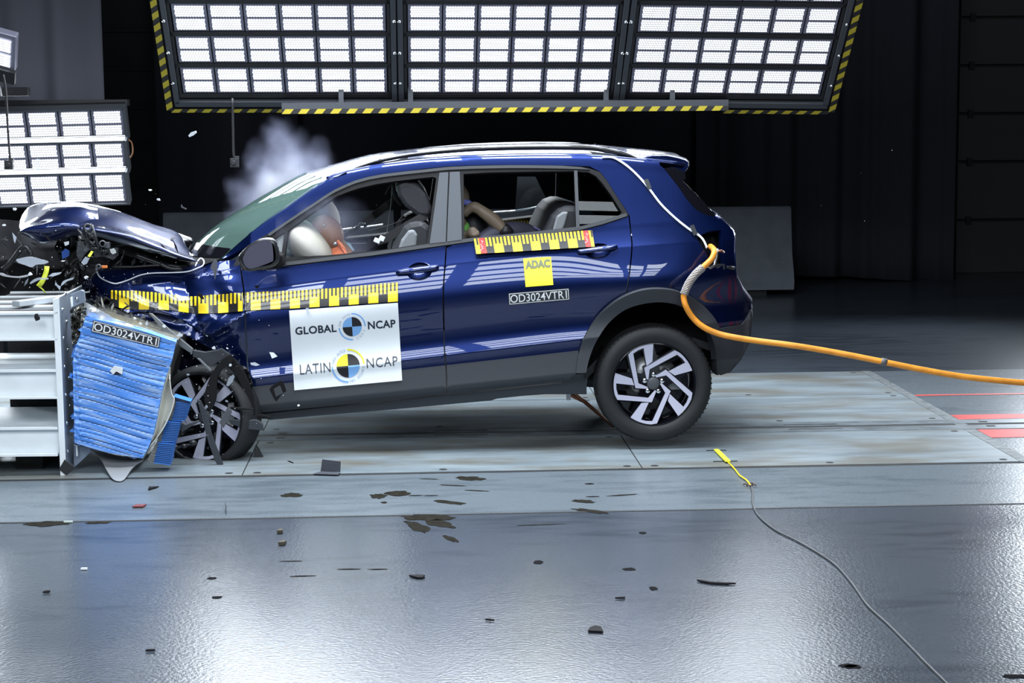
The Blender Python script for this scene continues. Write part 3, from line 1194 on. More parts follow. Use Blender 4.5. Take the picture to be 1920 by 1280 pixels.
# front door skin below the belt
fd = along(gapw, 498, 727, 1.3) + scurve(c_clad, 471, 834.5) + along(gapf, 684, 464, -1.3) + [(x, bt(x)) for x in (836, 800, 760, 700, 640, 600, 560, 532, 500, 470, 453)]
def ellipse_px(cx, cy, rx_, ry, rot):
    cs, sn = math.cos(rot), math.sin(rot)
    return [(cx + rx_ * math.cos(a) * cs - ry * math.sin(a) * sn, cy + rx_ * math.cos(a) * sn + ry * math.sin(a) * cs) for a in [k * math.pi / 16 for k in range(32)]]


front_door = panel('front_door', fd, PAINT, CAR, holes=[ellipse_px(786, 508, 24, 17, -0.11)], off=0.004, th=0.03, step=6.5, back=INTER, far=True)
# rear door skin
arc_door = [p for p in arco if p[0] <= 1176]
rd = along(gapf, 464, 684, 1.3) + scurve(c_clad, 838, 1084) + [(x - 0.8, y - 1) for x, y in arc_door if y < 655] + along(gapr, 550, 404, -1.3) + \
    [(x, bt(x)) for x in (1175, 1155, 1130, 1087, 1040, 987, 940, 887, 850)]
rear_door = panel('rear_door', rd, PAINT, CAR, holes=[ellipse_px(1121, 470, 25, 14.5, -0.11)], off=0.004, th=0.03, step=6.5, back=INTER, far=True)
# lower cladding and sill
fc = along(gapw, 729, 773, 1.3) + scurve(c_dbot, 480, 836.5) + along(gapf, 738, 686.5, -1.3) + scurve(c_clad, 834.5, 472)[0:]
panel('cladding', fc, CLAD, front_door, off=-0.006, th=0.02, step=6, far=False)
rc = along(gapf, 686.5, 738, 1.3) + scurve(c_dbot, 840, 1056) + [(1066, 711), (1075, 704), (1081, 699)] + [p for p in arco if p[0] < 1085 and p[1] > 657] + scurve(c_clad, 1084, 838)
panel('cladding', rc, CLAD, rear_door, off=-0.006, th=0.02, step=6, far=False)
SB = [(507, 787), (560, 782), (630, 776), (740, 767), (900, 752.5), (920, 751), (932, 747), (980, 742), (1022, 739), (1100, 739)]
si = [(482, 778.5)] + [(x, y + 2.6) for x, y in scurve(c_dbot, 486, 1054)] + [(1066, 711.5), (1076, 703), (1083, 699.5), (1100, 697)] + SB[::-1] + [(500, 785), (484, 781)]
panel('side_sill', si, CLAD, CAR, off=0.012, th=0.05, step=6, far=True)
# rear arch and bumper cladding
panel('wheel_arch_trim', arco[:-1] + [(1349, 640), (1347, 702)] + arci[::-1], CLAD, CAR, off=-0.030, th=0.05, step=6, far=True)
bl = [(1351, 616), (1365, 613), (1380, 611), (1392, 608), (1401, 597), (1409, 582), (1411, 594), (1408, 625), (1403, 645), (1390, 672), (1370, 696), (1357, 701), (1344, 703), (1347, 690), (1346, 660), (1347, 640)]
panel('rear_bumper', bl, CLAD, CAR, off=-0.016, th=0.03, step=6, far=True)
# rear quarter with the lamp opening
quarter = along(gapr, 404, 552, 1.2) + [(x, y - 1) for x, y in arco if x > 1175] + [(1362, 611), (1380, 609), (1391, 606), (1400, 595), (1407.5, 578), (1407, 566), (1393, 546), (1382, 524), (1378, 503), (1376.5, 480),
                                                         (1377, 445), (1372, 432), (1365, 424), (1350, 412), (1341, 405), (1335, 406), (1322, 402), (1305, 393), (1288, 374), (1270, 348), (1245, 316), (1237, 309)] + \
    scurve(c_roof, 1236, 700, 60) + scurve(c_roof, 690, 455, 30) + [(412, 486), (425, 482.5), (446, 472), (472, 455)] + \
    [(x, c_dlo(x)) for x in (502, 520, 540, 552, 575, 590, 600, 612, 628, 644, 665, 690, 720, 757, 800, 837, 880, 920, 955, 1000, 1055, 1105)] + [(1125, 321.5), (1137, 336.5), (1155, 365), (1175, 395)]
LAMP = [(1305, 444), (1330, 433.5), (1352, 431), (1355, 470), (1358, 494), (1346, 503), (1331, 500), (1326, 478), (1316, 462)]
panel('body_side', quarter, PAINT, CAR, holes=[LAMP], off=0.004, th=0.03, step=6.5, back=INTER, far=True)

# black window frame round the glass
dlo_top = [(472, 455), (486, 447), (502, 438.5), (520, 426), (540, 412.5), (552, 404.5), (575, 389), (590, 379.5), (612, 364.5), (628, 355), (644, 347.5), (665, 338.5), (690, 331.5), (720, 326), (757, 321.5), (800, 317), (837, 313), (880, 311),
           (920, 310), (955, 309.5), (1000, 309.5), (1055, 310.5), (1090, 313), (1105, 315.5), (1125, 322.5), (1137, 337.5), (1155, 366), (1175, 396), (1179, 403)]
frame_out = dlo_top + [(x, bt(x) - 0.5) for x in (1155, 1130, 1087, 1040, 987, 940, 887, 840, 800, 760, 700, 640, 600, 560, 532, 515, 490, 470)]
win1 = [(533, 489), (541, 432), (575, 406), (610, 382), (631, 368), (655, 358.5), (675, 352), (706, 345), (737, 340), (775, 335.5), (812, 331.5), (818, 334), (808, 405), (801, 455), (760, 462), (737, 465.5), (700, 470), (650, 475), (612, 478.5), (550, 481), (534, 484)]
win2 = [(869, 326), (920, 323), (1000, 321.5), (1076, 321), (1077.5, 360), (1080, 425), (1040, 429.5), (960, 439), (900, 446), (871, 449), (870, 400)]
win3 = [(1083, 321.5), (1104, 323), (1118, 330.5), (1130, 344), (1148, 369), (1166, 398), (1160, 404), (1130, 414), (1086, 424.5), (1084, 370)]
qwin = [(500, 457), (520, 444), (534.5, 434.5), (529, 470), (527, 489), (522, 489), (520, 462), (512, 453)]
panel('window_frame', frame_out, TRIMB, CAR, holes=[win1, win2, win3, qwin], off=-0.003, th=0.03, step=6, back=INTER, far=True)
# matt strip along the top of the frame and along the belt
strip = dlo_top[2:-6] + [(1105, 317.8), (1090, 317), (1055, 316), (1000, 315), (955, 315), (920, 315.5), (880, 316.5), (837, 318.5), (800, 322.5), (757, 327), (720, 331.5), (690, 337), (665, 344), (644, 353), (628, 360.5), (612, 370), (590, 385), (575, 394.5), (552, 410), (540, 418), (520, 432), (505, 443)]
panel('roof_seal', strip, mat('seal_grey', (0.022, 0.025, 0.030), 0.5), CAR, off=-0.010, th=0.008, step=6, far=False)
beltp = [(x, bt(x) - 8.5) for x in (536, 600, 700, 820, 887, 987, 1087, 1130, 1174)] + [(x, bt(x) - 2.0) for x in (1176, 1130, 1087, 987, 887, 820, 700, 600, 536)]
panel('belt_seal', beltp, mat('seal_grey', (0.022, 0.025, 0.030), 0.5), CAR, off=-0.009, th=0.008, step=6, far=False)
# pillar covers
pil1 = [(824, 323.5), (840.5, 322.5), (838, 390), (835.7, 453.5), (805.5, 456.5), (815, 390)]
pil2 = [(843.5, 322.3), (862, 321.5), (865, 390), (866, 449), (838, 453), (840.5, 390)]
panel('pillar_cover', pil1, BPIL, front_door, off=-0.012, th=0.01, step=7)
panel('pillar_cover', pil2, BPIL, rear_door, off=-0.012, th=0.01, step=7)
panel('window_divider', [(1076.5, 319.5), (1082.5, 319.5), (1087, 427), (1080.5, 428)], CLAD, rear_door, off=-0.010, th=0.02, step=6)
# glass panes
RGL = glass('rear_side_glass', (0.42, 0.48, 0.50), 0.35)
CLR = glass('clear_glass', (0.80, 0.88, 0.86), 1.0)
D0_ = Yd(1100, 422)


def qglass(x, y, o):
    t = (424 - y) / PXM
    return PY(x, y, D0_ + 0.030 + 0.27 * t + 0.22 * t * t + 0.02 * ((x - 1120) / PXM) ** 2 + o)


panel('quarter_glass', [(x, y) for x, y in win3], RGL, rear_door, surf=qglass, th=0.004, step=8, far=True)
panel('corner_glass', qwin, glass('corner_glass', (0.7, 0.75, 0.75), 1.0, 0.25, (0.6, 0.6, 0.64)), front_door, off=0.012, th=0.004, step=8)
panel('mirror_corner_post', [(526.5, 490), (533, 436), (540, 431), (533, 489)], TRIMB, front_door, off=-0.008, th=0.02, step=6)

# crushed wing
ws = [(170, 526), (183, 507), (215, 505), (266, 505), (320, 504), (343, 503), (366, 496), (388, 493), (412, 490), (430, 488), (449, 487), (450, 494)] + along(gapw, 505, 760, -1.5) + \
     [(474, 775), (468, 750), (463, 720), (455, 692), (446, 676), (436, 671), (425, 663), (405, 641), (385, 626), (362, 611), (345, 600), (322, 592), (292, 586), (262, 584), (240, 586), (222, 577), (205, 562), (190, 552), (174, 543)]
wing = panel('front_wing', ws, PAINT, CAR, off=0.006, th=0.008, step=5, back=TRIMB)
# torn inner arch lip under the wing
lip = [(240, 588), (262, 586), (292, 588), (322, 594), (345, 602), (362, 613), (385, 628), (405, 643), (425, 665), (434, 672), (420, 669), (398, 655), (372, 640), (342, 625), (310, 612), (280, 603), (252, 598)]
panel('arch_lip', lip, PAINT, wing, off=0.05, th=0.01, step=5)

# ------------------------------------------------------------------ roof, rails, spoiler, windscreen, tailgate
def loft(nearp, name, m, crown, parent, nx=20, pw=2.6, smooth=True, bulge=None, solid=0, close_to=None):
    """surface between the near edge (3-D points) and its mirror image; crown lifts / bulge pushes the middle"""
    rows = []
    for i, p in enumerate(nearp):
        row = []
        cz = crown[i] if isinstance(crown, (list, tuple)) else crown
        for k in range(nx + 1):
            s = -1 + 2 * k / nx
            s = math.copysign(abs(s) ** 0.85, s)
            y = YC + (YC - p.y) * s
            q = 1 - abs(s) ** pw
            v = Vector((p.x, y, p.z + cz * q))
            if bulge: v += bulge[i] * q
            row.append(v)
        rows.append(row)
    b = MB(); b.grid(rows, 0, smooth)
    return b.build(name, m, parent, solid=solid, fixn=False)


rx = [612, 618, 630, 650, 690, 730, 765, 810, 860, 920, 980, 1040, 1100, 1150, 1200, 1236, 1262, 1285]
nearp = [SP(x, c_roof(x), 0.006) for x in rx]
roof = loft(nearp, 'roof', PAINT, [0.035 + 0.02 * min(1, i / 4) for i in range(len(rx))], CAR, solid=0.012)
# inner headlining
loft([p + Vector((0, 0.03, -0.05)) for p in nearp], 'headlining', INTER, 0.03, CAR, solid=0.01)

# roof rails
def rail_mesh(side):
    top = cat([(648, 322), (662, 315), (690, 304), (715, 296.5), (765, 287), (815, 281), (880, 275.5), (940, 272.5), (1005, 271), (1060, 271), (1105, 272), (1135, 275.5), (1160, 281), (1185, 290), (1198, 297)], 4)
    bot = cat([(648, 324), (662, 318.5), (690, 310.5), (715, 304.5), (765, 295), (815, 289.5), (880, 284.5), (940, 282), (1005, 281), (1060, 281), (1105, 282), (1135, 286.5), (1160, 291), (1185, 296), (1198, 299)], 4)
    b = MB()
    rows = []
    for (t, q) in zip(top, bot):
        y = Yd(q[0], min(q[1] + 5, c_roof(q[0]))) + 0.02
        a, c_ = PY(t[0], t[1], y), PY(q[0], q[1], y)
        if side: a.y, c_.y = 2 * YC - a.y, 2 * YC - c_.y
        dn = Vector((0, 1, 0)) * (-1 if side else 1)
        h = (a - c_)
        rows.append([c_, c_ + h * 0.55 - dn * 0.004, c_ + h * 0.85, a + dn * 0.008, a + dn * 0.022, c_ + h * 0.6 + dn * 0.034, c_ + dn * 0.03])
    b.grid(rows, 0, True, True)
    b.add(rows[0], [tuple(range(7))]); b.add(rows[-1], [tuple(range(7))[::-1]])
    return b


RAILB = mat('rail_gloss', (0.006, 0.006, 0.008), 0.14, coat=0.6)
FOOTG = mat('rail_foot', (0.05, 0.055, 0.06), 0.4)
for s in (0, 1):
    r_ = rail_mesh(s).build('roof_rail', RAILB, CAR)
    for tri in ([(650, 323), (690, 311), (765, 295), (765, 303), (690, 313.5)], [(1102, 283), (1135, 287), (1165, 293), (1197, 299), (1120, 294)]):
        pts = []
        for (x, y) in tri:
            yy = Yd(x, c_roof(x)) + 0.03
            p = PY(x, y, yy)
            if s: p.y = 2 * YC - p.y
            pts.append(p)
        b = MB(); b.prism(pts, (0, 0.012 * (-1 if s else 1), 0)); b.build('rail_foot', FOOTG, r_)

# spoiler lip and rear window side
ps = [SP(x, y, 0.02) for x, y in ((1200, 300), (1236, 303), (1262, 303), (1280, 304), (1290, 307))]
sp_rows = []
for (x, yt, yb) in ((1196, 297, 302), (1225, 292, 305), (1250, 292.5, 310), (1272, 297, 318), (1284, 301, 322), (1290, 306, 312)):
    y0 = Yd(x, max(yt, c_roof(x))) + 0.05
    sp_rows.append((PY(x, yt, y0), PY(x, yb, y0)))
b = MB()
rows = []
for (a, c_) in sp_rows:
    row = []
    for k in range(17):
        s = -1 + 2 * k / 16
        q = 1 - abs(s) ** 3
        row.append(Vector((a.x + 0.05 * q * (1 if a.x > 1.4 else 0.3), YC + (YC - a.y) * s, a.z + 0.012 * q)))
    rows.append(row)
b.grid(rows, 0)
rows2 = []
for (a, c_) in sp_rows:
    rows2.append([Vector((c_.x + 0.05 * (1 - abs(s) ** 3), YC + (YC - c_.y) * s, c_.z)) for s in [-1 + k / 8 for k in range(17)]])
b.grid(rows2, 0)
b.grid([rows[-1], rows2[-1]], 0, False)
for k in (0, 16):
    b.add([r_[k] for r_ in rows] + [r_[k] for r_ in rows2][::-1], [tuple(range(2 * len(rows)))], 0)
spo = b.build('roof_spoiler', PAINT, CAR)
sw = [(1245, 315), (1262, 313), (1284, 322), (1286, 334), (1280, 340), (1300, 358), (1322, 382), (1342, 405), (1334, 406), (1320, 402), (1304, 393), (1288, 374), (1268, 346), (1252, 324)]
panel('rear_window_side', sw, GLOSSB, CAR, off=0.012, th=0.01, step=6, far=True)


def edge3(pts, off=0.01):
    return [SP(x, y, off) for x, y in pts]


tg = [(1270, 316), (1279, 340), (1300, 360), (1322, 383), (1341, 405)]
nt_ = edge3(tg, 0.02)
loft(nt_, 'rear_window', GLOSSB, 0, CAR, bulge=[Vector((0.04, 0, 0))] * 5, solid=0.006)
tg2 = [(1341, 405), (1352, 413), (1364, 424), (1373, 434), (1377, 450), (1377, 480), (1380, 520), (1392, 545), (1407, 567), (1408, 580)]
tailg = loft(edge3(tg2, 0.006), 'tailgate', PAINT, 0, CAR, bulge=[Vector((0.05, 0, 0.01))] * len(tg2), solid=0.01, pw=3)
tg3 = [(1408, 580), (1410, 596), (1407, 625), (1402, 645), (1389, 672), (1369, 696), (1350, 702)]
loft(edge3(tg3, -0.01), 'bumper_centre', CLAD, 0, CAR, bulge=[Vector((0.04, 0, 0))] * len(tg3), solid=0.01, pw=3)
# antenna
p0, p1 = PY(1100, 274, YC), PY(1117, 269, YC)
b = MB(); b.prism([p0 + Vector((0, -.012, -.02)), p1 + Vector((0, -.006, 0)), p1 + Vector((.01, -.006, -.012)), p0 + Vector((0.07, -.012, -.03))], (0, 0.02, 0))
b.build('antenna', PAINT, CAR)

# windscreen: near edge, middle line, mirrored far edge
wn = [(416, 484), (447, 456), (490, 420.5), (540, 385.5), (575, 361), (602, 342.5), (616, 335)]
wc = [(355, 473), (386, 438), (428, 406), (476, 376), (516, 352), (550, 333), (573, 322)]
wn, wc = cat(wn, 3), cat(wc, 3)
rows = []
for (n_, c_) in zip(wn, wc):
    a, m_ = SP(n_[0], n_[1], 0.0), PY(c_[0], c_[1], YC)
    row = []
    for k in range(25):
        s = -1 + k / 12
        q = 1 - abs(s) ** 2.3
        base = Vector((a.x, YC + (YC - a.y) * s, a.z))
        row.append(base + Vector((m_.x - a.x, 0, m_.z - a.z)) * q)
    rows.append(row)
WSG = glass('windscreen_glass', (0.30, 0.46, 0.42), 1.0, 0.50, (0.10, 0.17, 0.15))
b = MB(); b.grid(rows, 0)
wsc = b.build('windscreen', WSG, CAR, fixn=False)
b = MB()                                    # black ceramic border along the bottom and the pillar
rr = [[p + Vector((-0.004, 0, 0.004)) for p in r_] for r_ in rows]
b.grid([[p.copy() for p in rr[0]], [p.copy() for p in rr[1]], [p.copy() for p in rr[2]]], 0)
b.build('windscreen_border', GLOSSB, wsc, fixn=False)
b = MB()                                    # roof header and front of the roof
top = rows[-1]
b.grid([top, [Vector((p.x + 0.05, p.y, p.z + 0.012)) for p in top], [Vector((nearp[3].x, p.y, nearp[3].z + 0.055 * (1 - abs((p.y - YC) / (YC - nearp[3].y)) ** 2.6) if abs(p.y - YC) < YC - nearp[3].y else nearp[3].z)) for p in top]], 0)
b.build('roof_header', PAINT, roof, fixn=False)
# scuttle below the windscreen
b = MB()
bot = rows[0]
b.grid([bot, [p + Vector((-0.10, 0, -0.035)) for p in bot], [p + Vector((-0.12, 0, -0.16)) for p in bot]], 0)
b.build('scuttle_panel', TRIMB, CAR, fixn=False)

# tail lamp opening
cav = [PY(x, y, Yd(x, y) + 0.14) for x, y in LAMP]
rim_ = [SP(x, y, 0.006) for x, y in LAMP]
b = MB(); n = len(LAMP)
b.add(rim_ + cav, [(i, (i + 1) % n, (i + 1) % n + n, i + n) for i in range(n)] + [tuple(range(n, 2 * n))])
b.build('lamp_recess', mat('recess_black', (0.006, 0.006, 0.008), 0.5), CAR)
b = MB()
y_ = 0.30
b.prism([PY(x, y, y_) for x, y in ((1362, 428), (1375, 428), (1379, 440), (1380.5, 455), (1379, 470), (1376, 486), (1369, 487), (1366, 460))], (0, 0.25, 0))
b.build('tail_lamp', mat('lamp_dark', (0.03, 0.004, 0.008), 0.1, coat=0.8), CAR, bevel=0.006)
b = MB()
b.tube([PY(1344, 498, 0.16), PY(1352, 500, 0.14), PY(1362, 501, 0.13), PY(1376, 502, 0.16)], 0.012, 6)
b.box(PY(1350, 500, 0.12), (0.05, 0.03, 0.03))
b.build('lamp_bracket', PLASBLK, CAR)

# floor pan, wheel housings, fuel tank bits
b = MB()
FPX = [(500, 770), (640, 762), (840, 738), (1000, 722), (1090, 712), (1140, 660), (1300, 640), (1360, 660)]
t_, l_ = [], []
for (x, y) in FPX:
    p = PY(x, y, 0.16)
    t_.append([Vector((p.x, yy, p.z)) for yy in (0.16, 0.5, 1.2, 2 * YC - 0.16)])
b.grid(t_, 0, False)
b.build('floor_pan', DARKST, CAR, solid=0.04)
b = MB()
rows = []
for (x, y) in [(1097, 712)] + [(x, y) for x, y in arci] + [(1346, 704)]:
    rows.append([PY(x, y, -0.005), PY(x, y - 3, 0.10), PY(x, y - 6, 0.36), PY(1222 + (x - 1222) * 0.1, 660 + (y - 660) * 0.1, 0.40)])
b.grid(rows, 0, True)
b.build('wheel_housing', mat('liner_black', (0.006, 0.006, 0.007), 0.9), CAR, fixn=False)
b = MB()
b.tube([PY(1070, 740, 0.3), PY(1095, 752, 0.4), PY(1140, 790, 0.5)], 0.012, 8)
b.tube([PY(1078, 738, 0.3), PY(1105, 760, 0.4), PY(1150, 800, 0.5)], 0.008, 8)
b.build('brake_pipe', mat('copper_pipe', (0.25, 0.10, 0.05), 0.4, 0.5), CAR)
b = MB(); b.box(PY(1066, 742, 0.2), (0.025, 0.03, 0.045)); b.build('jack_bracket', STEEL, CAR)
# rear axle
b = MB(); b.tube([PY(1222, 718, 0.3), PY(1222, 718, 1.5)], 0.05, 10); b.tube([PY(1100, 712, 0.35), PY(1222, 722, 0.35)], 0.04, 8)
b.build('rear_axle', DARKST, CAR)

# ------------------------------------------------------------------ wheels
TREADN = 70


def wheel(center, axis, rt, rr_, width, name_lab, spin=0.0, squash=0.0):
    """axis points outwards (to the viewer)"""
    ax = Vector(axis).normalized()
    up = Vector((0, 0, 1)); up = (up - ax * up.dot(ax)).normalized()
    rgt = up.cross(ax) * 1.0
    # viewer looks along -ax ; right-hand direction on screen
    if rgt.x < 0: rgt = -rgt
    W = bpy.data.objects.new('wheel', None); W.empty_display_size = 0.1
    link(W, CAR)
    W.location = Vector(center)
    W.matrix_parent_inverse = Matrix.Translation(-Vector(CAR.location))
    if name_lab: W['label'] = name_lab
    inv = Matrix.Translation(-Vector(center))

    def ch(o):
        o.parent = W; o.matrix_parent_inverse = inv
        return o
    c = Vector(center)
    b = MB()
    hw = width / 2
    prof = [(rr_ * 0.985, -hw * 0.8), (rr_ * 1.02, -hw * 0.95), (rr_ * 1.10, -hw * 1.04), (rt * 0.90, -hw * 1.02), (rt * 0.965, -hw * 0.88), (rt * 0.99, -hw * 0.62), (rt, 0), (rt * 0.99, hw * 0.62),
            (rt * 0.965, hw * 0.86), (rt * 0.93, hw * 0.97), (rt * 0.90, hw * 1.0), (rt * 0.885, hw * 1.025), (rt * 0.82, hw * 1.03), (rr_ * 1.10, hw * 0.99), (rr_ * 1.055, hw * 0.95), (rr_ * 1.04, hw * 0.90), (rr_ * 1.0, hw * 0.84), (rr_ * 0.985, hw * 0.8)]
    b.lathe(prof, c, ax, 96)
    zb = c.z - rt
    if squash:
        lim = zb + squash
        nv = []
        for v in b.v:
            v = Vector(v)
            if v.z < lim + 0.05:
                dz = lim + 0.05 - v.z
                v.z = max(v.z, lim)
                v += ax * (0.03 * dz / 0.12) * (1 if (v - c).dot(ax) > 0 else -1)
            nv.append(v)
        b.v = nv
    # tread grooves as narrow dark blocks along the shoulder
    o = ch(b.build('tyre', RUBBER, None)); o.name = 'tyre'
    b = MB()
    for k in range(TREADN):
        a = 2 * math.pi * k / TREADN
        d = rgt * math.cos(a) + up * math.sin(a)
        tt = d.cross(ax)
        if c.z + d.z * rt < zb + squash + 0.02: continue
        Mr = Matrix((tt, d, ax)).transposed()
        b.box(c + d * (rt * 0.9805) + ax * hw * 0.66, (0.005, 0.006, 0.045), 0, Mr)
    for h in (-0.45, 0.0, 0.42):
        b.lathe([(rt * 1.0008 - 0.002 * abs(h), hw * h - 0.004), (rt * 1.0014 - 0.002 * abs(h), hw * h + 0.004)], c, ax, 64)
    if not squash:
        ch(b.build('tread_grooves', mat('groove_rubber', (0.004, 0.004, 0.004), 0.9), None))
    # barrel and dark spoke disc
    b = MB()
    b.lathe([(rr_ * 0.985, -hw * 0.8), (rr_ * 0.93, -hw * 0.7), (rr_ * 0.90, 0), (rr_ * 0.93, hw * 0.6), (rr_ * 1.0, hw * 0.82), (rr_ * 1.01, hw * 0.86), (rr_ * 0.975, hw * 0.84)], c, ax, 64)
    b.lathe([(0.0, hw * -0.1), (rr_ * 0.9, hw * -0.12)], c, ax, 48)
    rim = ch(b.build('rim', GLOSSB, None))

    def pt(x, y, h):           # face coordinates in units of the rim radius
        return c + rgt * (x * rr_) + up * (y * rr_) + ax * h
    U = 310.0
    loop = [(-192, 225), (-155, 262), (-110, 288), (-60, 303), (-5, 308), (-10, 169), (-53, 135), (-77, 272), (-116, 258), (-155, 232), (-113, 5), (-42, -26), (-48, -38), (-136, -30)]
    hub_wedge = [(-136, -30), (-42, -30), (30, 60), (-10, 169), (-53, 135), (-110, 5)]
    for k in range(5):
        a = -(2 * math.pi * k / 5) + spin
        ca, sa = math.cos(a), math.sin(a)

        def rot(p): return (p[0] * ca - p[1] * sa, p[0] * sa + p[1] * ca)
        def hh(p):
            r2 = math.hypot(*p) / U
            return hw * (0.55 + 0.28 * min(1, r2))
        # black spoke body behind
        b = MB()
        body = [(-205, 225), (-118, 285), (-5, 306), (40, 150), (60, 40), (-20, -50), (-142, -40)]
        hole = [(-82, 255), (-120, 244), (-150, 222), (-108, 30), (-62, 60), (-58, 130)]
        V, T = fill2d([(x, y) for x, y in body], [hole], 40)
        vs = [pt(*[q / U for q in rot(p)], hh(p) - 0.010) for p in V] + [pt(*[q / U for q in rot(p)], hh(p) - 0.05) for p in V]
        nV = len(V)
        fs = [t for t in T] + [tuple(i + nV for i in t)[::-1] for t in T]
        ed = {}
        for t in T:
            for e in ((t[0], t[1]), (t[1], t[2]), (t[2], t[0])): ed[e] = 1
        fs += [(i, j, j + nV, i + nV) for (i, j) in ed if (j, i) not in ed]
        b.add(vs, fs)
        sp_ = ch(b.build('spoke', GLOSSB, None))
        b = MB()
        pl = [pt(*[q / U for q in rot(p)], hh(p)) for p in loop]
        V, T = fill2d(loop, (), 40)
        vs = [pt(*[q / U for q in rot(p)], hh(p)) for p in V] + [pt(*[q / U for q in rot(p)], hh(p) - 0.008) for p in V]
        nV = len(V)
        fs = [t for t in T]
        ed = {}
        for t in T:
            for e in ((t[0], t[1]), (t[1], t[2]), (t[2], t[0])): ed[e] = 1
        fs += [(i, j, j + nV, i + nV) for (i, j) in ed if (j, i) not in ed]
        b.add(vs, fs)
        fa = b.build('spoke_face', MACH, None, label='machined silver face of the spoke')
        fa.parent = sp_
        # wheel bolt
        b = MB()
        an = R(90 + 36 * 0 + 72 * k) - R(2) + spin
        bc = (math.cos(an) * 68 / U, math.sin(an) * 68 / U)
        b.lathe([(0.0, hw * 0.60), (0.012, hw * 0.60), (0.014, hw * 0.57), (0.014, hw * 0.45)], pt(bc[0], bc[1], 0), ax, 10)
        ch(b.build('wheel_bolt', CHROME, None))
    b = MB()
    b.lathe([(0.0, hw * 0.66), (0.024, hw * 0.655), (0.034, hw * 0.62), (0.036, hw * 0.5), (0.085, hw * 0.46), (0.085, hw * 0.30)], c, ax, 28)
    ch(b.build('hub_cap', PLASGRY, None))
    b = MB()
    b.lathe([(0.06, hw * 0.02), (rr_ * 0.66, hw * 0.02), (rr_ * 0.66, -hw * 0.1)], c, ax, 40)
    b.box(c + rgt * 0.12 + up * 0.02 + ax * 0.01, (0.07, 0.04, 0.12))
    ch(b.build('brake_disc', mat('brake_steel', (0.25, 0.26, 0.27), 0.4, 0.8), None))
    # small paper marks seen through the spokes
    return W


wc_ = PY(1226.5, 719, -0.005)
RT = 104.5 / 343.0
wheel(PY(1222.5, 716, 0.10), (0.0, -1, 0.0), 0.329, 0.232, 0.21, 'rear wheel with a five-spoke rim in silver and black')
wheel(PY(392, 779, 0.03), (-0.34, -0.94, 0.05), 0.287, 0.238, 0.195, 'crushed front wheel turned inwards behind the torn trim', spin=R(20), squash=0.02)
# ------------------------------------------------------------------ door handles, mirror
def cup(door, cx, cy, rx_, ry, rot, bar, barw):
    cs, sn = math.cos(rot), math.sin(rot)
    el = [(cx + rx_ * math.cos(a) * cs - ry * math.sin(a) * sn, cy + rx_ * math.cos(a) * sn + ry * math.sin(a) * cs) for a in [k * math.pi / 16 for k in range(32)]]

    def bowl(x, y, off):
        dx, dy = x - cx, y - cy
        u, v = (dx * cs + dy * sn) / rx_, (-dx * sn + dy * cs) / ry
        q = max(0.0, 1 - u * u - v * v)
        return PY(x, y, Yd(x, y) + off + 0.05 * (q ** 0.6))
    panel('handle_recess', el, PAINT, door, surf=bowl, off=-0.001, th=-0.002, step=3.5)
    # grip bar
    rows = []
    n = len(bar)
    for i, (x, y) in enumerate(bar):
        t = i / (n - 1)
        h = barw * (0.55 + 0.45 * math.sin(math.pi * min(1, max(0, 0.12 + t * 0.76))))
        if i in (0, n - 1): h *= 0.5
        dep = 0.014 + 0.018 * math.sin(math.pi * t) ** 0.5
        row = []
        for (a, f_) in ((-1, 0.3), (-0.85, 0.9), (-0.3, 1.1), (0.3, 1.05), (0.85, 0.85), (1, 0.25), (0.5, 0.1), (-0.5, 0.1)):
            row.append(SP(x, y + a * h / 2, -dep * f_ - (0.004 if f_ < 0.2 else 0)))
        rows.append(row)
    b = MB()
    b.grid(rows, 0, True, True)
    b.add(rows[0], [tuple(range(8))]); b.add(rows[-1], [tuple(range(8))[::-1]])
    return b.build('door_handle', PAINT, door)


def holed(o): return o


cup(front_door, 786, 508, 24, 17, -0.11, cat([(742, 511), (755, 509), (775, 506.5), (795, 504), (812, 502), (823, 500.5)], 3), 12)
cup(rear_door, 1121, 470, 25, 14.5, -0.11, cat([(1082, 471.5), (1095, 470.5), (1115, 468), (1135, 465.5), (1148, 463.5), (1158, 462)], 3), 11)

# door mirror
mo = cat([(447, 481), (455, 470), (467, 459), (482, 450), (496, 446), (510, 446), (519, 453), (523, 465), (525, 483), (522, 492), (512, 500), (490, 505), (466, 508), (456, 502), (450, 493)], 3, True)
mc = (486, 478)
b = MB()
rows = []
for (sc_, Y_) in ((0.80, -0.225), (0.93, -0.222), (1.0, -0.205), (1.0, -0.16), (0.92, -0.10), (0.70, -0.05), (0.3, -0.03)):
    rows.append([PY(mc[0] + (x - mc[0]) * sc_, mc[1] + (y - mc[1]) * sc_, Y_) for x, y in mo])
b.grid(rows, 0, True, True)
b.add(rows[-1], [tuple(range(len(mo)))])
mir = b.build('door_mirror', mat('mirror_shell', (0.016, 0.017, 0.020), 0.3, coat=0.3), front_door)
gl_ = cat([(456, 481), (468, 463), (482, 455), (498, 450.5), (507, 451.5), (511, 462), (512.5, 486), (508, 491), (490, 498), (470, 503.5), (461, 499), (457, 492)], 3, True)
b = MB(); b.prism([PY(x, y, -0.226) for x, y in gl_], (0, 0.006, 0))
b.build('mirror_glass', mat('mirror_reflection_tint', (0.085, 0.082, 0.115), 0.12, 0.0, coat=0.5), mir)  # grey-violet base colour stands in for the mirror's reflection
b = MB(); b.prism([PY(x, y, -0.08) for x, y in ((512, 470), (530, 478), (534, 496), (522, 505), (506, 500))], (0, 0.13, 0))
b.build('mirror_foot', TRIMB, mir, bevel=0.01)

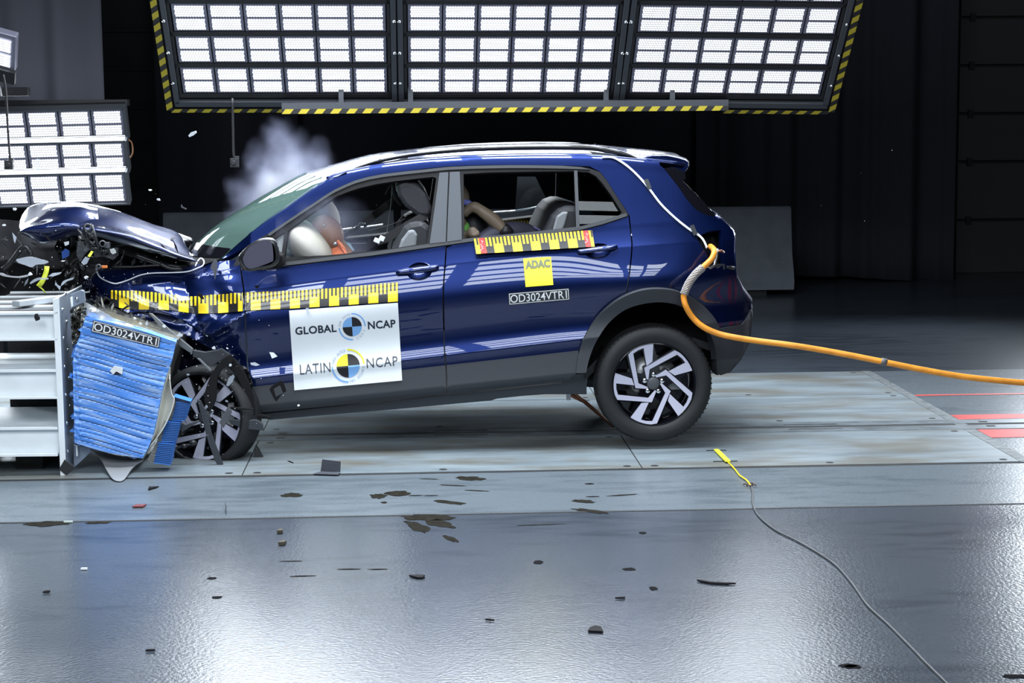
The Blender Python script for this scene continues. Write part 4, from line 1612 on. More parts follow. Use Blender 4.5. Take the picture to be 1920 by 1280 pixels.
# ------------------------------------------------------------------ cabin
def sideprism(name, pts, y0, y1, m, parent, bev=0.02, label=None):
    """outline given where it stands at depth y0..y1 (metres behind the widest plane)"""
    ym = (y0 + y1) / 2
    P = [PY(x, y, y0) for x, y in pts]
    b = MB()
    b.prism([Vector((p.x, y0, p.z)) for p in P], (0, y1 - y0, 0))
    return b.build(name, m, parent, bevel=bev, label=label)


SEATD = mat('seat_dark', (0.020, 0.021, 0.026), 0.55, bump=0.05, bump_s=300)
SEATG = mat('seat_grey', (0.20, 0.215, 0.23), 0.5, bump=0.05, bump_s=300)
for (yo, dx) in ((0.16, 0), (0.98, 52)):
    s_ = bpy.data.objects.new('front_seat', None); link(s_, CAR)
    k = (0.16 + 10) / (yo + 10)

    def q(pts):     # the passenger seat is the same shape further away
        return [(750 + (x - 750) * k - 0.0, 219 + (y - 219) * k) for x, y in pts]
    sideprism('headrest', q([(742, 347), (758, 341), (784, 343), (800, 364), (812, 394), (806, 408), (784, 406), (760, 388), (746, 368)]), yo + 0.10, yo + 0.36, SEATD, s_, 0.03)
    sideprism('backrest', q([(757, 425), (768, 418), (790, 414), (806, 424), (815, 470), (820, 560), (760, 575), (728, 560), (724, 510), (735, 465)]), yo, yo + 0.48, SEATD, s_, 0.04)
    sideprism('backrest_insert', q([(752, 450), (765, 432), (776, 429), (783, 440), (780, 470), (774, 540), (736, 540), (738, 490)]), yo - 0.012, yo + 0.03, SEATG, s_, 0.015)
    sideprism('cushion', q([(600, 560), (640, 545), (730, 545), (790, 560), (790, 600), (610, 610)]), yo, yo + 0.48, SEATD, s_, 0.03)
    b = MB()
    for yy in (0.17, 0.29):
        p0 = PY(*q([(788, 400)])[0], yo); p1 = PY(*q([(796, 425)])[0], yo)
        b.tube([Vector((p0.x, yo + yy, p0.z)), Vector((p1.x, yo + yy, p1.z))], 0.007, 8)
    b.build('headrest_post', CHROME, s_)
    s2 = [c for c in s_.children][-1]
# pale passenger side bolsters seen past the driver
sideprism('seat_bolster', [(734, 345), (741, 343), (742, 358), (748, 372), (755, 384), (748, 385), (738, 370), (734, 356)], 1.12, 1.42, SEATG, CAR, 0.008)
sideprism('seat_bolster', [(726, 462), (733, 440), (744, 418), (754, 405), (760, 408), (759, 425), (748, 450), (738, 470), (728, 480)], 1.00, 1.10, SEATG, CAR, 0.008)
# rear bench
rb = bpy.data.objects.new('rear_seat', None); link(rb, CAR)
sideprism('backrest', [(1018, 440), (1034, 405), (1046, 392), (1062, 386), (1076, 386), (1120, 400), (1110, 470), (1010, 470)], 0.22, 1.5, SEATD, rb, 0.03)
sideprism('backrest_insert', [(1034, 440), (1044, 405), (1056, 397), (1066, 397), (1060, 420), (1050, 445)], 0.205, 0.26, SEATG, rb, 0.01)
sideprism('headrest', [(1062, 412), (1080, 396), (1100, 392), (1108, 410), (1096, 430), (1060, 432)], 0.24, 0.52, SEATD, rb, 0.02)
# dashboard, steering wheel, airbags
sideprism('dashboard', [(430, 500), (452, 478), (500, 470), (545, 482), (575, 500), (585, 580), (440, 590)], 0.14, 1.60, INTER, CAR, 0.03)
pc = PY(572, 478, 0.38)
b = MB()
rot = Matrix.Rotation(R(-32), 3, 'Y')
b.lathe([(0.175 + 0.015 * math.cos(t * math.pi / 5), 0.015 * math.sin(t * math.pi / 5)) for t in range(11)], pc, rot @ Vector((1, 0, 0)), 40)
b.build('steering_wheel', INTER, CAR)
AIR = mat('airbag_cloth', (0.34, 0.325, 0.30), 0.8, bump=0.2, bump_s=25)
b = MB()
b.ell(PY(580, 462, 0.36), (0.105, 0.26, 0.185), 28, 18, 0, Matrix.Rotation(R(-38), 3, 'Y'))
ab = b.build('airbag', AIR, CAR, label='pale deflating driver airbag')
b = MB(); b.ell(PY(596, 408, 1.28), (0.13, 0.22, 0.16), 24, 14, 0, Matrix.Rotation(R(-30), 3, 'Y'))
b.build('airbag', mat('airbag_tan', (0.42, 0.38, 0.34), 0.8), CAR, label='tan passenger airbag')
# far roof pillar trim and far-side door caps seen through the glass
BELT = mat('belt_webbing', (0.012, 0.012, 0.014), 0.55)


def strap(name, pts, wid, Ys, m, parent, th=0.002, label=None):
    P = [PY(x, y, Y) for (x, y), Y in zip(pts, Ys)]
    b = MB(); rows = []
    for i, p in enumerate(P):
        t = (P[min(i + 1, len(P) - 1)] - P[max(i - 1, 0)]).normalized()
        s_ = t.cross(Vector((0, 1, 0))).normalized() * wid / 2
        o = Vector((0, th, 0))
        rows.append([p - s_, p + s_, p + s_ + o, p - s_ + o])
    b.grid(rows, 0, False, True)
    return b.build(name, m, parent, label=label)


strap('seat_belt', [(812, 396), (800, 402), (760, 425), (722, 448), (706, 453)], 0.045, (0.30, 0.27, 0.24, 0.24, 0.24), BELT, CAR)
strap('seat_belt', [(702, 455), (680, 467), (655, 482)], 0.035, (0.2, 0.24, 0.3), BELT, CAR)
strap('seat_belt', [(752, 368), (728, 384), (700, 405), (680, 421)], 0.046, (1.45, 1.40, 1.30, 1.2), BELT, CAR)
strap('seat_belt', [(674, 424), (656, 436), (643, 446)], 0.020, (1.2, 1.15, 1.1), mat('belt_grey', (0.2, 0.2, 0.21), 0.5), CAR)
b = MB()
for (x, y, dx) in ((668, 425, 0), (674, 420, 0), (680, 422, 0)):
    b.tube([PY(x, y, 1.18), PY(x + 4, y - 3, 1.16), PY(x + 7, y + 1, 1.18), PY(x + 2, y + 3, 1.18)], 0.006, 6)
b.build('belt_gauge', CHROME, CAR)
b = MB(); b.box(PY(707, 451, 0.15), (0.035, 0.02, 0.025), 0, Matrix.Rotation(R(25), 3, 'Y')); b.box(PY(716, 447, 0.15), (0.03, 0.02, 0.028), 0, Matrix.Rotation(R(25), 3, 'Y'))
b.build('belt_gauge', WSHARD, CAR, bevel=0.003)
b = MB()
for pts in ([(643, 438), (655, 430), (666, 424)], [(690, 432), (726, 423), (760, 410)], [(655, 456), (690, 456), (708, 454)], [(722, 365), (734, 345), (733, 380), (727, 425), (722, 455)]):
    b.tube([PY(x, y, 0.7) for x, y in cat(pts, 3)], 0.0025, 5)
b.build('sensor_wire', mat('wire_grey', (0.25, 0.25, 0.27), 0.5), CAR)
# bright ledge of the far doors
b = MB()
for (pts, r_) in (([(630, 432), (660, 428), (690, 425), (718, 421)], 0.008), ([(912, 399), (940, 397), (966, 395), (1000, 389), (1024, 383)], 0.007)):
    b.tube([PY(x, y, 1.69) for x, y in cat(pts, 3)], r_, 6)
b.build('far_door_chrome', mat('pale_ledge', (0.55, 0.60, 0.62), 0.3, 0.4), CAR)
panel('far_quarter_glass', [(970, 331), (1004, 331), (1024, 372), (1020, 383), (966, 396)], glass('far_glass', (0.35, 0.40, 0.43), 0.5, 0.18, (0.16, 0.18, 0.2)), CAR, step=10, th=0.003, surf=lambda x, y, o: PY(x, y, 1.60 + o))
# rear hatch interior filler: dark trim behind the rear seat
sideprism('boot_trim', [(1085, 330), (1130, 330), (1180, 400), (1180, 470), (1100, 470)], 1.45, 1.52, INTER, CAR, 0.01)

# ------------------------------------------------------------------ dummies
DUMMY = mat('dummy_brown', (0.22, 0.105, 0.048), 0.45)
ORANGE = mat('orange_vest', (0.62, 0.17, 0.075), 0.7)
PALEB = mat('pale_blue_shirt', (0.35, 0.52, 0.68), 0.7)
TAUPE = mat('dummy_taupe', (0.22, 0.17, 0.125), 0.45)


def remesh(o, v=0.012, sm=6):
    md = o.modifiers.new('r', 'REMESH'); md.mode = 'VOXEL'; md.voxel_size = v; md.use_smooth_shade = True
    s_ = o.modifiers.new('s', 'SMOOTH'); s_.iterations = sm; s_.factor = 0.5
    return o


dd = thing('crash_test_dummy', 'brown-headed crash test dummy in an orange vest face down in the driver airbag', 'crash test dummy', PY(680, 560, 0.40))
b = MB()
hd = PY(614, 436, 0.36)
rot = Matrix.Rotation(R(-35), 3, 'Y')
b.ell(hd, (0.088, 0.076, 0.108), 24, 16, 0, rot)
b.ell(PY(600, 452, 0.36), (0.055, 0.06, 0.06), 16, 10)
b.tube([PY(622, 450, 0.37), PY(645, 478, 0.38), PY(665, 500, 0.39)], [0.055, 0.055, 0.07], 12)
b.tube([PY(655, 490, 0.39), PY(690, 520, 0.40), PY(720, 570, 0.40), PY(740, 600, 0.40)], [0.10, 0.14, 0.13, 0.12], 14)
for s in (-0.19, 0.19):
    b.tube([PY(665, 500, 0.39 + s), PY(640, 560, 0.37 + s * 1.2), PY(580, 540, 0.36 + s * 0.9)], [0.055, 0.045, 0.03], 10)
    b.tube([PY(735, 600, 0.40 + s * 0.5), PY(620, 570, 0.40 + s * 0.7), PY(560, 640, 0.40 + s * 0.6)], [0.08, 0.065, 0.045], 10)
    b.ell(PY(575, 538, 0.36 + s * 0.9), (0.05, 0.03, 0.04))
remesh(b.build('body', DUMMY, dd))
b = MB()
P = [PY(604, 462, 0.33), PY(624, 455, 0.32), PY(631, 447, 0.30), PY(640, 455, 0.29), PY(648, 466, 0.28), PY(654, 480, 0.28), PY(640, 500, 0.28), PY(600, 500, 0.30)]
b.prism(P, (0, 0.03, 0))
b.build('vest', ORANGE, dd, bevel=0.012)
b = MB(); b.prism([PY(638, 455, 0.40), PY(645, 452, 0.40), PY(656, 457, 0.40), (PY(668, 476, 0.40)), PY(672, 500, 0.4), PY(640, 500, 0.4)], (0, 0.08, 0))
b.build('shirt', PALEB, dd, bevel=0.008)
b = MB()
ring = []
for k in range(13):
    a = R(-60 + 20 * k)
    v = rot @ Vector((0.0892 * math.cos(a) * 0.92 - 0.018, -0.0775 * math.cos(a) * 0 - 0.0, 0.109 * math.sin(a)))
    ring.append(hd + v + Vector((0, -0.058 if True else 0, 0)))
b.lathe([(0.0, 0.004), (0.006, 0.003), (0.008, 0)], hd + Vector((-0.015, -0.078, 0.045)), (0, -1, 0), 10)
b.lathe([(0.0, 0.0), (0.010, 0.003), (0.012, -0.004)], hd + Vector((0.045, -0.066, -0.06)), (0, -1, 0), 12)
b.build('screw', STEEL, dd)

cd = thing('child_dummy', 'taupe child crash test dummy with one bare limb raised on the rear seat', 'crash test dummy', PY(900, 520, 0.5))
b = MB()
b.tube([PY(x, y, Y) for (x, y), Y in zip(cat([(868, 402), (878, 393), (889, 388), (905, 397), (925, 412), (943, 430)], 3), [0.40] * 20)], [0.028, 0.028, 0.027, 0.027, 0.028, 0.031, 0.034, 0.033, 0.032, 0.034, 0.036, 0.038, 0.039, 0.038, 0.036, 0.034], 14)
b.ell(PY(886, 436, 0.36), (0.035, 0.03, 0.035))
for (ex, ey) in ((878, 444), (885, 447), (891, 447), (896, 444)):
    b.tube([PY(886, 436, 0.35), PY((ex + 887) / 2 + 1, (ey + 436) / 2, 0.335), PY(ex, ey, 0.35)], [0.012, 0.010, 0.008], 8)
b.tube([PY(890, 432, 0.37), PY(897, 436, 0.34), PY(898, 442, 0.34)], [0.012, 0.010, 0.008], 8)
b.tube([PY(875, 437, 0.38), PY(850, 470, 0.42), PY(860, 500, 0.5)], [0.028, 0.032, 0.04], 10)
b.tube([PY(862, 410, 0.42), PY(855, 450, 0.5), PY(870, 510, 0.52), PY(890, 540, 0.52)], [0.035, 0.09, 0.11, 0.11], 12)
b.ell(PY(852, 372, 0.55), (0.09, 0.08, 0.10))
remesh(b.build('body', TAUPE, cd), 0.008, 4)
b = MB(); b.tube([PY(941, 428, 0.4), PY(949, 434, 0.4), PY(958, 440, 0.4)], [0.040, 0.040, 0.030], 14)
b.build('cuff', PLASBLK, cd)
b = MB(); b.ell(PY(872, 431, 0.45), (0.03, 0.05, 0.05)); b.ell(PY(868, 460, 0.5), (0.09, 0.1, 0.11))
b.build('shirt', mat('green_shirt', (0.20, 0.55, 0.12), 0.7), cd)
b = MB(); b.tube(cat([PY(866, 380, 0.5), PY(876, 380, 0.5), PY(886, 388, 0.5)], 4), 0.02, 8); b.build('sleeve', mat('violet_cloth', (0.16, 0.18, 0.55), 0.6), cd)
cs = thing('child_restraint', 'dark padded child seat under the child dummy on the rear bench', 'child seat', PY(900, 560, 0.6))
b = MB(); b.ell(PY(886, 432, 0.62), (0.10, 0.16, 0.17), 20, 14)
b.build('wing', SEATD, cs)
b = MB(); b.tube(cat([PY(900, 455, 0.4), PY(930, 436, 0.42), PY(965, 431, 0.45), PY(990, 437, 0.5), PY(1010, 460, 0.5)], 5), [0.05] * 21, 10)
b.build('side_bolster', mat('seat_violet', (0.055, 0.055, 0.085), 0.6), cs)
b = MB(); b.tube(cat([PY(955, 428, 0.45), PY(968, 421, 0.5), PY(985, 420, 0.5), PY(1002, 426, 0.5), PY(1014, 432, 0.5)], 4), 0.004, 6)
b.build('strap', mat('violet_cord', (0.2, 0.2, 0.5), 0.5), cs)

# ------------------------------------------------------------------ stickers, rulers, lettering
def quad_map(TL, TR, BR, BL):
    def f(u, v):
        x = (TL[0] * (1 - u) + TR[0] * u) * (1 - v) + (BL[0] * (1 - u) + BR[0] * u) * v
        y = (TL[1] * (1 - u) + TR[1] * u) * (1 - v) + (BL[1] * (1 - u) + BR[1] * u) * v
        return x, y
    return f


def sticker(name, Q, m, parent, off, label=None, surf=SP, step=8):
    return panel(name, list(Q), m, parent, off=off, th=0.0012, step=min(step, 5), label=label, surf=surf)


def glyphs(text, bold=0.0, space=1.0):
    cu = bpy.data.curves.new('t', 'FONT')
    cu.body = text
    cu.offset = bold
    cu.resolution_u = 4
    cu.space_character = space
    o = bpy.data.objects.new('t', cu)
    C.objects.link(o)
    dg = bpy.context.evaluated_depsgraph_get()
    me = bpy.data.meshes.new_from_object(o.evaluated_get(dg))
    V = [(v.co.x, v.co.y) for v in me.vertices]
    Fc = [tuple(p.vertices) for p in me.polygons]
    bpy.data.objects.remove(o)
    bpy.data.curves.remove(cu)
    bpy.data.meshes.remove(me)
    return V, Fc


def lay(name, items, m, parent, f, off, surf=SP):
    """items: list of (V, F) in sticker units; f maps them to the picture of the surface"""
    b = MB()
    for (V, Fc) in items:
        bm = bmesh.new()
        vv = [bm.verts.new((*f(x, y), 0)) for x, y in V]
        for q in Fc:
            try: bm.faces.new([vv[i] for i in q])
            except ValueError: pass
        bmesh.ops.triangulate(bm, faces=bm.faces)
        for _ in range(4):
            lg = [e for e in bm.edges if e.calc_length() > 4.0]
            if not lg: break
            bmesh.ops.subdivide_edges(bm, edges=lg, cuts=1)
            bmesh.ops.triangulate(bm, faces=bm.faces)
        bm.verts.index_update()
        P = [surf(v.co.x, v.co.y, off) for v in bm.verts]
        fs = []
        for fc in bm.faces:
            q = tuple(v.index for v in fc.verts)
            n = (P[q[1]] - P[q[0]]).cross(P[q[2]] - P[q[0]])
            fs.append(q if n.y < 0 else q[::-1])
        bm.free()
        b.add(P, fs)
    return b.build(name, m, parent, fixn=False)


def text_in(text, x0, x1, yt, yb, bold=0.0, space=1.0):
    V, Fc = glyphs(text, bold, space)
    mx0, mx1 = min(v[0] for v in V), max(v[0] for v in V)
    my0, my1 = min(v[1] for v in V), max(v[1] for v in V)
    return [(x0 + (x1 - x0) * (x - mx0) / (mx1 - mx0), yb + (yt - yb) * (y - my0) / (my1 - my0)) for x, y in V], Fc


def arc(cx, cy, r0, r1, a0, a1, n=24):
    V, Fc = [], []
    for i in range(n + 1):
        a = R(a0 + (a1 - a0) * i / n)
        for r_ in (r0, r1): V.append((cx + r_ * math.sin(a), cy - r_ * math.cos(a)))
    for i in range(n): Fc.append((2 * i, 2 * i + 1, 2 * i + 3, 2 * i + 2))
    return V, Fc


def sector(cx, cy, r_, a0, a1, n=12):
    V = [(cx, cy)] + [(cx + r_ * math.sin(R(a0 + (a1 - a0) * i / n)), cy - r_ * math.cos(R(a0 + (a1 - a0) * i / n))) for i in range(n + 1)]
    return V, [(0, i + 1, i + 2) for i in range(n)]


def ring_text(text, cx, cy, r_, a0, a1, size, inward=False):
    """letters along a circle, clockwise from a0 to a1 (degrees from the top); inward: read along the bottom"""
    out = []
    n = len(text)
    for i, chh in enumerate(text):
        if chh == ' ': continue
        V, Fc = glyphs(chh)
        a = R(a0 + (a1 - a0) * (i + 0.5) / n)
        wx = (min(v[0] for v in V) + max(v[0] for v in V)) / 2
        o = []
        for x, y in V:
            x, y = (x - wx) * size, (y - 0.35) * size
            if inward: x, y = -x, -y
            rr = r_ + y
            px, py = cx + rr * math.sin(a) + x * math.cos(a), cy - rr * math.cos(a) + x * math.sin(a)
            o.append((px, py))
        out.append((o, Fc))
    return out


BLK = mat('print_black', (0.008, 0.009, 0.012), 0.5)
LBL = mat('print_blue', (0.20, 0.42, 0.78), 0.5)
LGR = mat('print_grey_blue', (0.42, 0.50, 0.62), 0.5)
YEL = mat('print_yellow', (0.80, 0.74, 0.03), 0.5)
WHT = mat('print_white', (0.85, 0.87, 0.88), 0.5)
DGR = mat('plate_dark', (0.030, 0.032, 0.040), 0.45)

Q = [(542, 582), (746, 567.5), (754, 713), (552, 731.5)]
LG = sticker('logo_sticker', Q, WHITE, front_door, -0.012, 'white sticker with two round logos on the front door')
qm = quad_map(*Q)
SX, SY = 204.0, 147.0
f_ = lambda x, y: qm(x / SX, y / SY)
o1, o2 = -0.0145, -0.0155
for it in (text_in('GLOBAL', 9, 86.5, 31.5, 46, 0.025, 1.05), text_in('NCAP', 145.5, 197.5, 31, 46, 0.025, 1.05)): lay('lettering', [it], mat('print_ink', (0.012, 0.02, 0.04), 0.5), LG, f_, o1)
lay('logo_black', [sector(116, 38.5, 18, 0, 90), sector(116, 38.5, 18, 180, 270), sector(104, 110.5, 22, 0, 90), sector(104, 110.5, 22, 180, 270)], BLK, LG, f_, o1)
lay('logo_blue', [sector(116, 38.5, 18, 90, 180), sector(116, 38.5, 18, 270, 360), sector(104, 110.5, 22, 90, 180), arc(116, 38.5, 23, 25.5, 0, 92), arc(116, 38.5, 23, 25.5, 180, 268),
                  arc(104, 110.5, 28.5, 31.5, 182, 272)], LBL, LG, f_, o1)
lay('logo_yellow', [sector(104, 110.5, 22, 270, 360), arc(104, 110.5, 28.5, 31.5, 0, 88)], YEL, LG, f_, o1)
for it in (ring_text('FOR SAFER', 116, 38.5, 23.6, 275, 356, 6.2), ring_text('CARS', 116, 38.5, 23.6, 165, 105, 6.2, True), ring_text('PARA AUTOS', 104, 110.5, 29, 278, 355, 7), ring_text('MÁS SEGUROS', 104, 110.5, 29, 177, 95, 7, True)):
    lay('ring_lettering', it, LGR, LG, f_, o1)
for it in (text_in('LATIN', 13, 70.5, 101, 119.5, 0.002, 1.1), text_in('NCAP', 139, 197.5, 100, 118.5, 0.002, 1.1)): lay('lettering', [it], mat('print_slate', (0.06, 0.07, 0.09), 0.5), LG, f_, o1)

Q = [(981, 484.5), (1033, 481), (1037.5, 534), (985.5, 538)]
AD = sticker('yellow_sticker', Q, mat('sticker_yellow', (0.88, 0.80, 0.04), 0.45), rear_door, -0.009, 'square yellow sticker with grey lettering')
qm1 = quad_map(*Q)
lay('lettering', [text_in('ADAC', 0.05, 0.95, 0.075, 0.37, 0.055)], mat('print_olive', (0.17, 0.19, 0.12), 0.5), AD, qm1, -0.0115)


def code_plate(Q, parent, off, surf, name='code_plate'):
    q_ = quad_map(*Q)
    P_ = sticker(name, Q, DGR, parent, off, surf=surf)
    e, g = 0.012, 0.055
    frame = []
    for (x0, y0, x1, y1) in ((e, g, 1 - e, g * 1.9), (e, 1 - g * 1.9, 1 - e, 1 - g), (e, g, e * 1.9, 1 - g), (1 - e * 1.9, g, 1 - e, 1 - g)):
        frame.append(([(x0, y0), (x1, y0), (x1, y1), (x0, y1)], [(0, 1, 2, 3)]))
    lay('border', frame, WHT, P_, q_, off - 0.0018, surf)
    lay('lettering', [text_in('OD3024VTR1', 0.03, 0.955, 0.17, 0.83, 0.004)], WHT, P_, q_, off - 0.0022, surf)
    return P_


code_plate([(953, 549.5), (1067, 540), (1068.8, 562), (954, 572)], rear_door, -0.009, SP)


def ruler_mat(name, phase, pitch, red=None):
    m = bpy.data.materials.new(name)
    m.use_nodes = True
    nt = m.node_tree
    L = nt.links.new
    bs = nt.nodes['Principled BSDF']
    bs.inputs['Roughness'].default_value = 0.4
    bs.inputs['Coat Weight'].default_value = 0.35
    uvn = nd(nt, 'ShaderNodeUVMap')
    sp = nd(nt, 'ShaderNodeSeparateXYZ')
    L(uvn.outputs[0], sp.inputs[0])

    def mth(op, a, b=None):
        n = nd(nt, 'ShaderNodeMath', operation=op)
        for i, v in enumerate((a, b)):
            if v is None: continue
            if isinstance(v, (int, float)): n.inputs[i].default_value = v
            else: L(v, n.inputs[i])
        return n.outputs[0]
    fr = mth('FRACT', sp.outputs[0])
    big = mth('LESS_THAN', fr, 0.515)
    tick = mth('LESS_THAN', mth('FRACT', mth('MULTIPLY', fr, 5.0)), 0.52)
    low = mth('GREATER_THAN', sp.outputs[1], 0.44)
    tickzone = mth('ADD', mth('MULTIPLY', mth('LESS_THAN', sp.outputs[1], 0.46), mth('GREATER_THAN', sp.outputs[1], 0.02)), 0)
    v = mth('MAXIMUM', mth('MULTIPLY', tick, tickzone), mth('MULTIPLY', big, low))
    # long tick where the white space between blocks continues further down
    sh = mth('MULTIPLY', mth('LESS_THAN', sp.outputs[1], 0.56), mth('SUBTRACT', 1.0, big))
    v = mth('MAXIMUM', v, mth('MULTIPLY', tick, sh))
    mx = nd(nt, 'ShaderNodeMix', data_type='RGBA')
    L(v, mx.inputs[0])
    mx.inputs[6].default_value = (0.010, 0.010, 0.012, 1)
    mx.inputs[7].default_value = (0.86, 0.62, 0.012, 1)
    L(mx.outputs[2], bs.inputs['Base Color'])
    return m


RUL = ruler_mat('ruler_film', 0, 0)


def ruler(name, xs, top, bot, parent, off, x0, pitch, label, surf=SP, skew=0.0):
    tp, bo = Curve1(top), Curve1(bot)
    n = 40
    a = [(xs[0] + (xs[1] - xs[0]) * i / n) for i in range(n + 1)]
    outl = [(x, tp(x)) for x in a] + [(x + skew, bo(x)) for x in reversed(a)]

    def uv(x, y):
        v = (y - tp(x)) / max(1e-3, bo(x) - tp(x))
        return ((x - skew * v - x0) / pitch, v)
    return panel(name, outl, RUL, parent, off=off, th=0.001, step=4.5, label=label, surf=surf, uv=uv)


ruler('ruler_tape', (459, 746), [(459, 548), (530, 545), (600, 541.5), (746, 528.5)], [(459, 582), (530, 579), (600, 575), (746, 565)], front_door, -0.010, 470, 36.75, 'yellow and black measuring tape on the front door')
ruler('ruler_tape', (206, 455), [(206, 544), (259, 545), (317, 551), (353, 555.5), (400, 552), (455, 548)], [(206, 572), (231, 578), (317, 581), (353, 586), (391, 587.5), (455, 583)], wing, -0.004, 409, 37.2, 'yellow and black measuring tape on the crushed wing')
rt_ = ruler('ruler_tape', (887, 1110), [(887, 447), (1000, 439), (1110, 431)], [(887, 476), (1000, 469), (1110, 462)], rear_door, -0.020, 926 - 3.0, 34.6, 'yellow and black measuring tape below the rear window', skew=5)
REDF = mat('red_film', (0.70, 0.035, 0.03), 0.45)
for (xa_, xb_) in ((897, 910.5), (1093.5, 1106)):
    tp = lambda x: 447 + (x - 887) * (431 - 447) / 223.0
    bo = lambda x: 476 + (x - 887) * (462 - 476) / 223.0
    rp = sticker('red_patch', [(xa_ - 0, tp(xa_) + 0.5), (xb_ - 3, tp(xb_) + 0.5), (xb_ + 3, bo(xb_) - 0.3), (xa_ + 5, bo(xa_) - 0.3)], REDF, rt_, -0.0225)
    b = MB()
    for k in range(6):
        y = tp(xa_) + 5 + 3.4 * k
        b.tube([SP(xa_ + 5 + 2 * math.sin(k * 2.1), y, -0.0255), SP(xa_ + 8 + 2 * math.cos(k * 1.7), y + 1.5, -0.0255), SP(xa_ + 6 + math.sin(k), y + 2.6, -0.0255)], 0.0011, 4)
    b.build('handwriting', WHT, rp)
# measuring tape on the inside of the far rear door
ruler('ruler_tape', (943, 990), [(943, 414), (990, 413)], [(943, 432), (990, 430)], CAR, 0, 926, 28, 'measuring tape inside the far rear door', surf=lambda x, y, o: PY(x, y, 1.55 + o))

# dome of grey sensor wire taped down the tail
WIREW = mat('white_wire', (0.70, 0.74, 0.80), 0.4)
pw = cat([(1130, 294), (1147, 294), (1160, 299), (1180, 313), (1200, 332), (1218, 353), (1240, 382), (1268, 409), (1292, 428), (1308, 438), (1318, 447), (1324, 458), (1326, 464)], 4)
b = MB(); b.tube([SP(x, y, -0.006) for x, y in pw], 0.0036, 6); b.tube([SP(x - 1.5, y + 1.5, -0.006) for x, y in pw], 0.003, 6)
tw = b.build('sensor_wire', WIREW, CAR)
for (x, y) in ((1213, 347), (1299, 433)):
    b = MB(); b.prism([SP(x - 6, y - 10, -0.012), SP(x + 2, y - 12, -0.012), SP(x + 9, y + 5, -0.012), SP(x + 2, y + 9, -0.012)], (0, 0.003, 0)); b.build('tape_patch', DARKST, tw)
# wire loop over the wing
pw = cat([(366, 499), (371, 489), (377, 484), (382, 489), (381, 497), (372, 502), (352, 509), (320, 511), (285, 512), (262, 516), (240, 525), (221, 531), (212, 531), (198, 526), (187, 519), (181, 508), (180, 503)], 4)
b = MB(); b.tube([SP(x, y, -0.010) for x, y in pw], 0.004, 6)
b.build('sensor_wire', WIREW, wing)
# ------------------------------------------------------------------ crumpled bonnet and front end
def sheet(name, outline, Y, m, parent, amp=0.03, freq=0.02, th=0.003, step=7, seed=0, tiltx=0.0, tilty=0.0, label=None, spl=0):
    if spl: outline = cat(outline, spl, True)
    cx = sum(p[0] for p in outline) / len(outline); cy = sum(p[1] for p in outline) / len(outline)

    def sf(x, y, o):
        n1 = noise.noise(Vector((x * freq, y * freq, seed * 3.7)))
        n2 = abs(noise.noise(Vector((x * freq * 2.1 + 9, y * freq * 2.1, seed * 1.3))))
        return PY(x, y, Y + amp * n1 + amp * 0.7 * n2 + tiltx * (x - cx) / PXM + tilty * (y - cy) / PXM + o)
    return panel(name, outline, m, parent, surf=sf, th=th, step=step, label=label)


def gridsurf(name, rows_px, Ys, m, parent, sub=5, th=0.004, label=None, jit=0.0, seed=0):
    """rows of picture points, each row at its own depth (or depths), smoothed into one sheet"""
    rows3 = []
    for r_, Y in zip(rows_px, Ys):
        yy = Y if isinstance(Y, (list, tuple)) else [Y] * len(r_)
        rows3.append([tuple(PY(x, y, q)) for (x, y), q in zip(r_, yy)])
    rows3 = [cat(r_, sub) for r_ in rows3]
    cols = list(zip(*rows3))
    cols = [cat(c_, sub) for c_ in cols]
    rows = [[Vector(p) for p in r_] for r_ in zip(*cols)]
    if jit:
        for r_ in rows:
            for p in r_:
                p += Vector((0.3, 1, 0.6)) * jit * noise.noise(p * 7 + Vector((seed, 0, 0)))
    b = MB(); b.grid(rows)
    return b.build(name, m, parent, fixn=False, solid=th, label=label)


# bonnet: rows from the near lip to the far edge, columns from the windscreen to the front
lipb = [(373, 491), (335, 486), (285, 472), (247, 460), (210, 451), (185, 444), (152, 442)]
foldr = [(368, 489), (325, 476), (290, 461), (255, 447), (225, 439), (180, 431), (150, 428)]
r2 = [(362, 482), (322, 466), (287, 450), (250, 437), (217, 427), (180, 420), (148, 416)]
r3 = [(357, 474), (325, 450), (286, 434), (248, 420), (213, 408), (180, 402), (146, 398)]
topr = [(352, 466), (333, 438), (285, 420.5), (245, 405), (210, 393.5), (179, 385), (145, 381)]
rim2 = [(352, 468), (333, 440), (285, 423), (245, 408), (210, 396), (179, 388), (145, 384)]
hood = gridsurf('bonnet', [lipb, foldr, r2, r3, topr, rim2], [0.17, 0.07, 0.24, 0.45, 0.74, 0.84], PAINT, CAR, 6, jit=0.006, label='buckled bonnet folded up towards the windscreen')
# its folded front half
A_ = [(42, 404), (54, 389), (75, 381.5), (106, 378.5), (150, 381), (185, 386)]
A2 = [(38, 416), (56, 402), (82, 389), (107, 385), (150, 384), (185, 392)]
B_ = [(37, 428), (60, 414), (90, 397), (109, 391), (150, 389), (185, 402)]
C1 = [(38, 431), (56, 421), (90, 410), (118, 405), (150, 408), (184, 418)]
C_ = [(39, 433), (56, 428), (90, 424), (125, 423), (152, 427), (180, 430)]
D_ = [(40, 437), (60, 447), (78, 455), (105, 450), (148, 441), (178, 438)]
gridsurf('bonnet_front', [A_, A2, B_, C1, C_, D_], [0.80, 0.62, 0.42, 0.30, 0.18, 0.27], PAINT, hood, 6, jit=0.012, seed=4)
sheet('bonnet_liner', [(150, 440), (180, 440), (210, 452), (285, 474), (335, 488), (372, 493), (360, 498), (300, 494), (240, 480), (190, 462)], 0.34, TRIMB, hood, 0.03)
